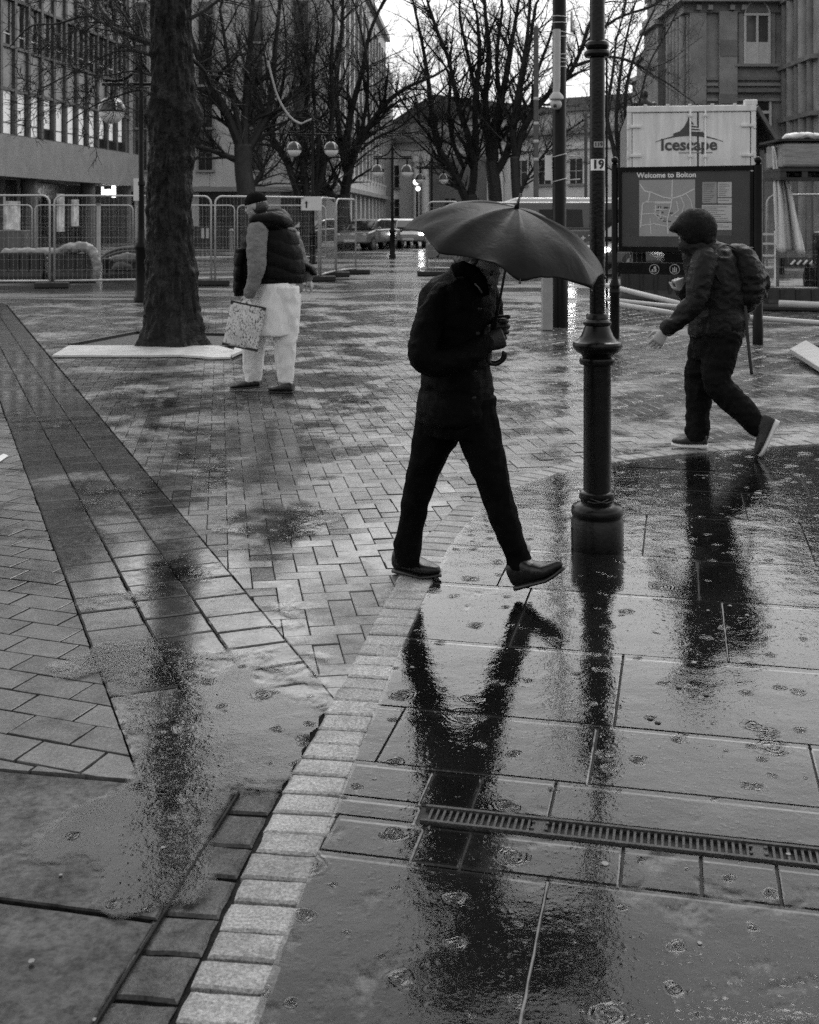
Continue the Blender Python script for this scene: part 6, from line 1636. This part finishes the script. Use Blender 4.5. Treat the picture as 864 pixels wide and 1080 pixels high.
# raised pallet
d = 20.2; pal = thing('pallet_load', 'pallet of goods in clear film raised high at the right edge', 'pallet', P(848, 190, d))
def bx(mm, x0, x1, y0, y1, dd, dep):
    a, c = P(x0, y0, dd), P(x1, y1, dd); mm.box(((a.x + c.x) / 2, dd + dep / 2, (a.z + c.z) / 2), (abs(c.x - a.x), dep, abs(a.z - c.z)))
m = MB(); bx(m, 826, 905, 150, 177, d, 1.0); o = m.build('wrapped_goods', mat('film_wrapped_goods', .22, .18, .45, 3, .6, 8, stretch=(.4, 1, 2.2), coat=.5), pal); bevel(o, .06, 3)
m = MB(); bx(m, 821, 912, 146.5, 148.6, d - .05, 1.1); m.build('top_sheet', M_dark, pal)
for x0, x1, y0, y1 in ((823, 908, 177.5, 180.5), (823, 908, 187, 189.5)):
    m = MB(); bx(m, x0, x1, y0, y1, d - .04, 1.1); m.build('pallet_deck', M_dark, pal)
for x0, x1 in ((823, 829), (846, 852), (870, 876), (900, 906)):
    m = MB(); bx(m, x0, x1, 180.6, 186.9, d - .03, 1.05); m.build('pallet_block', mat('dark_wet_wood', .03, .6, .4, 10), pal)
m = MB(); limb(m, [P(829, 145, d + .3), P(845, 143.5, d + .3), P(862, 144, d + .3)], [(.10, .05), (.13, .06), (.11, .05)]); link('white_sacks', remeshed(m, 'white_sacks', .02, 1, folds(.02, 8)), M_wht, pal)
fk = thing('forklift_mast', 'dark forklift mast carrying the raised pallet at the right edge', 'forklift', gx(905, 21.6)); 
for px in (885, 925): m = MB(); q = gx(px, 21.8); m.box(q + Z * 1.7, (.14, .2, 3.4)); m.build('mast_rail', M_post, fk)
for px in (842, 880): m = MB(); a = P(px, 184, 20.25); m.box((a.x, 21.0, a.z), (.12, 1.5, .05)); m.build('fork', M_post, fk)
a = P(880, 184, 21.75); m = MB(); m.box((a.x + .1, 21.72, a.z + .25), (1.6, .06, .5)); m.build('carriage', M_post, fk)
q = gx(905, 23); m = MB(); m.box(q + Z * .8, (1.2, 1.8, 1.0)); bevel(m.build('body', mat('grey_cabinet', .085, .45), fk), .08)
for s in (-1, 1):
    for y in (22.3, 23.7): m = MB(); c = V((q.x + s * .6, y, .33)); m.tube([c + V((-.12, 0, 0)), c + V((.12, 0, 0))], .33, 20, side=(0, 0, 1)); m.build('wheel', M_tyre, fk, SM)
# right-hand bollard post with cap
q = gx(866, 20.3); bb = thing('bollard', 'tall dark capped post cut off by the right edge', 'bollard', q)
m = MB(); m.lathe([(.085, 0), (.085, .2), (.062, .24), (.06, 1.0)], q, 18); m.build('shaft', M_post, bb, SM)
m = MB(); m.lathe([(.06, 1.0), (.10, 1.03), (.11, 1.09), (.07, 1.16), (.03, 1.22)], q, 18); m.build('cap', M_post, bb, SM)
barrier(gx(800, 20.4), gx(900, 20.0), .40, 'low black barrier on the ground at the right edge', .5)
barrier(gx(655, 21.6), gx(795, 21.0), .62, 'black barrier behind the feet of the map board', .5)
def pole_lying(pts, r, label, m_):
    m = MB(); m.tube(pts, r, 10); o = m.build('barrier_pole', m_, None, True); tag(o, label, 'pole', 'pale poles lying by the map board')
M_pp = mat('pale_plastic_pole', .48, .35, .12, 5)
pole_lying([P(640, 301, 19.8), P(690, 313.5, 18.9), P(735, 325, 18.0)], .042, 'upper pale pole slanting behind the left map board post', M_pp)
pole_lying([P(640, 315.5, 18.8), P(690, 321, 18.4), P(745, 326, 18.0)], .032, 'thin middle pale pole behind the left map board post', M_pp)
pole_lying([P(652, 321, 18.3), P(690, 327, 18.0), P(730, 334, 17.7)], .040, 'lowest pale pole lying on the ground by the map board', M_pp)
pole_lying([P(770, 333, 17.6), P(810, 336.5, 17.6), P(870, 341, 17.5), P(920, 345, 17.4)], .040, 'long pale pole lying from the right map board post to the edge', M_pp)
pole_lying([P(822, 320, 19.0), P(870, 322, 19.0), P(930, 324, 19.0)], .055, 'pale pole resting on the right black barrier', M_pp)
pole_lying([P(800, 312, 20.6), P(860, 312.5, 20.5), P(930, 314, 20.3)], .055, 'uppermost pale pole on the right black barrier', mat('grey_plastic_pole', .28, .35, .15, 5))
# striped tape and clutter beyond the right fence
m = MB()
tb = thing('site_rail', 'low rail with pale slanted stripes beyond the right fence', 'barrier', gx(845, 33))
for k in range(6):
    x = 834 + k * 6.5; m = MB(); m.bar(P(x, 279, 33), P(x + 4.5, 274.5, 33), .03, .10, V((0, 1, 0))); m.build('stripe', M_wht, tb)
m = MB(); m.bar(P(822, 277, 33.1), P(905, 277, 33.1), .05, .30, Z); m.build('board', mat('dark_planter', .03, .5), tb)
for px in (824, 862, 900): m = MB(); a = gx(px, 33.2); m.box(a + Z * .22, (.08, .3, .44)); m.build('foot', M_post, tb)
heap('sandbag', 'pale sandbag lying on the wet ground beyond the right fence', 'sandbag', [P(841, 308, 25.5), P(846, 305.5, 25.5), P(850, 307, 25.5)], [.06, .10, .07], mat('pale_sacking', .25, .7, .3, 9))
heap('sandbag', 'dark sandbag lying near the foot of the ladder', 'sandbag', [P(824, 308, 25.5), P(828, 306, 25.5), P(831, 307, 25.5)], [.06, .09, .06], mat('dark_sacking', .07, .7, .3, 9))

# --- boards on the ground
m = MB(); q = [(55, 377.3), (73, 366.5), (160, 366.5), (231, 366.8), (247, 371.5), (243, 379.2), (226, 379.5), (190, 376.8), (150, 377.3)]
m.poly_prism([G(x, y) + Z * .006 for x, y in q], Z * .022); o = m.build('ground_board', mat('pale_wet_plywood', .50, .4, .15, 3)); tag(o, 'long pale board lying on the paving at the foot of the big tree', 'board')
m = MB(); q = [(247.5, 371), (262, 366.5), (256, 374), (244.5, 379)]
m.poly_prism([G(x, y) + Z * .02 for x, y in q], Z * .03); tag(m.build('ground_board', mat('pale_wet_plywood', .50, .4, .15, 3)), 'broken end piece of pale board beside the carrier bag', 'board')
m = MB(); 
for a, c in (((74, 366), (144, 352.5)), ((144, 352.5), (244, 355)), ((244, 355), (262, 366))): m.bar(G(*a) + Z * .02, G(*c) + Z * .02, .06, .05)
tag(m.build('tree_pit_frame', mat('dark_pit_frame', .02, .5, .3)), 'low dark frame round the pit of the big tree', 'frame')
m = MB(); m.poly_prism([G(x, y) + Z * .002 for x, y in ((75, 366), (144, 353), (244, 355.5), (261, 366))], Z * .008); tag(m.build('soil', mat('wet_pit_soil', .02, .6, .5, 20, .6, 60)), kind='structure')
m = MB(); q = [G(833, 377) + Z * .05, G(850, 371) + Z * .09, G(900, 400) + Z * .07, G(884, 408) + Z * .02]
m.poly_prism(q, Z * .05); o = m.build('ground_lid', mat('pale_grey_lid', .34, .45, .15, 4)); tag(o, 'pale rectangular lid lying tilted on the paving at the right edge', 'lid'); bevel(o, .008)
m = MB()
for a, c in (((852, 369.5), (925, 369.5)), ((852, 371), (905, 398))): m.bar(G(*a) + Z * .03, G(*c) + Z * .03, .08, .07)
tag(m.build('inspection_frame', mat('dark_pit_frame', .02, .5, .3)), 'dark open inspection frame beside the tilted lid', 'frame')
m = MB(); m.poly_prism([G(x, y) + Z * .006 for x, y in ((-12, 488), (4, 480), (9, 482), (-4, 491))], Z * .004); tag(m.build('paper_scrap', M_wht), 'white paper scrap on the blocks at the left edge', 'paper')

# --- pale strip caught in the tree, strung from the lamp
m = MB(); m.tube(smooth_pts([P(283, 64, 40.3), P(287, 82, 40.3), P(294, 104, 40.3), P(305, 122, 40.2), P(316, 130, 40.1), P(323, 128, 40), P(330, 125, 40)], 6), [(.035, .02)] * 37, 8)
tag(m.build('festoon_cable', mat('pale_cable_sheath', .30, .4, .2, 20), None, True), 'pale cable strung from the lamp top up into the bare tree', 'cable')

# --- litter on the wet paving
rng = random.Random(21)
spots = [(800, 521, 9), (732, 700, 6), (782, 699, 8), (788, 650, 5), (664, 628, 5), (679, 535, 5), (680, 558, 4), (747, 645, 4), (435, 705, 6), (450, 707, 5), (395, 823, 6), (33, 1016, 9), (738, 997, 7), (638, 913, 9), (832, 903, 6), (100, 1078, 7), (224, 766, 6), (404, 632, 5), (172, 896, 6), (780, 500, 5), (742, 505, 4), (700, 655, 4), (770, 640, 4), (628, 520, 4), (64, 925, 5), (540, 745, 5)]
for i, (px, py, w) in enumerate(spots):
    q = G(px, py); s = w * q.y / F_ / 2; m = MB(); n = 8; a0 = rng.uniform(0, 6)
    loop = [q + V((math.cos(a0 + 2 * math.pi * k / n) * s * rng.uniform(.6, 1.1), math.sin(a0 + 2 * math.pi * k / n) * s * rng.uniform(.6, 1.1), .0045)) for k in range(n)]
    m.poly_prism(loop, Z * .0015); o = m.build('litter_scrap', mat('pale_litter', .16, .5, .3, 30)); tag(o, 'tiny pale scrap of litter lying flat on the wet paving', 'litter', 'litter scraps on the paving')
for px, py in ((694, 764), (686, 760), (716, 727), (745, 735)):
    q = G(px, py); m = MB(); m.ball(q + Z * .006, .009, 8, 6, (1.2, 1, .5)); tag(m.build('dark_pebble', mat('dark_pebble', .02, .4), None, True), 'tiny dark pebble lying on the wet flagstones', 'pebble', 'pebbles on the flagstones')
HAZE = 0.0
# ------------------------------------------------------------------ misty rain air
hm = bpy.data.materials.new('misty_air'); hm.use_nodes = True; hn = hm.node_tree
hn.nodes.remove(hn.nodes['Principled BSDF']); pv = hn.nodes.new('ShaderNodeVolumePrincipled')
pv.inputs['Color'].default_value = (.92, .92, .92, 1); pv.inputs['Density'].default_value = HAZE; pv.inputs['Anisotropy'].default_value = .3
hn.links.new(pv.outputs[0], hn.nodes['Material Output'].inputs['Volume'])
if HAZE > 0:
    mb = MB(); mb.box((0, 400, 16), (1300, 880, 34)); tag(mb.build('haze', hm), kind='stuff')
# ------------------------------------------------------------------ light, sky, camera
SC.world = bpy.data.worlds.new('World'); w = SC.world; w.use_nodes = True
nt = w.node_tree; bg = nt.nodes['Background']
sky = N(nt, 'ShaderNodeTexSky'); sky.sky_type = 'NISHITA'; sky.sun_disc = False
SUN_EL, SUN_AZ = math.radians(48), math.radians(20)
sky.sun_elevation = SUN_EL; sky.sun_rotation = SUN_AZ; sky.dust_density = 4.0; sky.air_density = 1.0
bw_ = N(nt, 'ShaderNodeRGBToBW'); nt.links.new(sky.outputs[0], bw_.inputs[0])
tc = N(nt, 'ShaderNodeTexCoord'); sp = N(nt, 'ShaderNodeSeparateXYZ'); nt.links.new(tc.outputs['Generated'], sp.inputs[0])
gr_ = nt.nodes.new('ShaderNodeValToRGB'); el = gr_.color_ramp.elements; nt.links.new(sp.outputs[2], gr_.inputs['Fac'])
while len(el) < 7: el.new(.5)
for e_, (p_, c_) in zip(el, ((0, .50), (.15, .60), (.23, .97), (.33, 1.03), (.46, .84), (.62, .58), (1.0, .52))): e_.position = p_; e_.color = (c_, c_, c_, 1)
gscale = math_(nt, 'MULTIPLY', gr_.outputs['Color'], 9.6)
cl = ramp(nt, noise_(nt, 2.4, 6, .6, .5, tc.outputs['Generated'], sc=(1, 1, 2.2)), [(.3, .80), (.7, 1.18)])
oc = math_(nt, 'MULTIPLY', gscale, cl)
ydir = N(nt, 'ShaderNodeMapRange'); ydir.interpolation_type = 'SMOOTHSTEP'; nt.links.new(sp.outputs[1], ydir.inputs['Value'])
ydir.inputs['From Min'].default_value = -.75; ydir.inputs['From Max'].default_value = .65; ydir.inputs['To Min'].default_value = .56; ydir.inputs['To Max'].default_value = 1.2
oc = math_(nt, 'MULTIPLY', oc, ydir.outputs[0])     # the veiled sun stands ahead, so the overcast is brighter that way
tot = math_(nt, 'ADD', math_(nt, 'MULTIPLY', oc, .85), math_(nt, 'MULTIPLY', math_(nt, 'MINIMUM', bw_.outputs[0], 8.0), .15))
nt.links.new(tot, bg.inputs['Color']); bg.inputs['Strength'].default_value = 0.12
sun = bpy.data.lights.new('sun', 'SUN'); sun.energy = 0.5; sun.angle = math.radians(25); sun.color = (1, .99, .98)
so = bpy.data.objects.new('sun', sun); COL.objects.link(so)
dirn = V((math.sin(SUN_AZ) * math.cos(SUN_EL), math.cos(SUN_AZ) * math.cos(SUN_EL), math.sin(SUN_EL)))
so.rotation_euler = dirn.to_track_quat('Z', 'Y').to_euler()
cam = bpy.data.cameras.new('camera'); co = bpy.data.objects.new('camera', cam); COL.objects.link(co)
co.location = (0, 0, EYE); co.rotation_euler = (math.pi / 2, 0, 0)
cam.sensor_fit = 'VERTICAL'; cam.sensor_height = 36; cam.sensor_width = 28.8; cam.lens = 42.0
cam.shift_y = -(540 - HY) / 1080; cam.clip_end = 2000; cam.clip_start = .05
cam.dof.use_dof = True; cam.dof.focus_distance = 5.4; cam.dof.aperture_fstop = 8.0
SC.camera = co
vs_ = SC.view_settings; vs_.view_transform = 'Standard'; vs_.look = 'None'; vs_.exposure = 0.82; vs_.gamma = 1.0
try: vs_.use_curve_mapping = False
except Exception: pass
cy = SC.cycles; cy.max_bounces = 6; cy.diffuse_bounces = 3; cy.glossy_bounces = 4; cy.transparent_max_bounces = 12; cy.transmission_bounces = 4
cy.caustics_reflective = False; cy.caustics_refractive = False; cy.sample_clamp_indirect = 4.0
cy.use_denoising = False
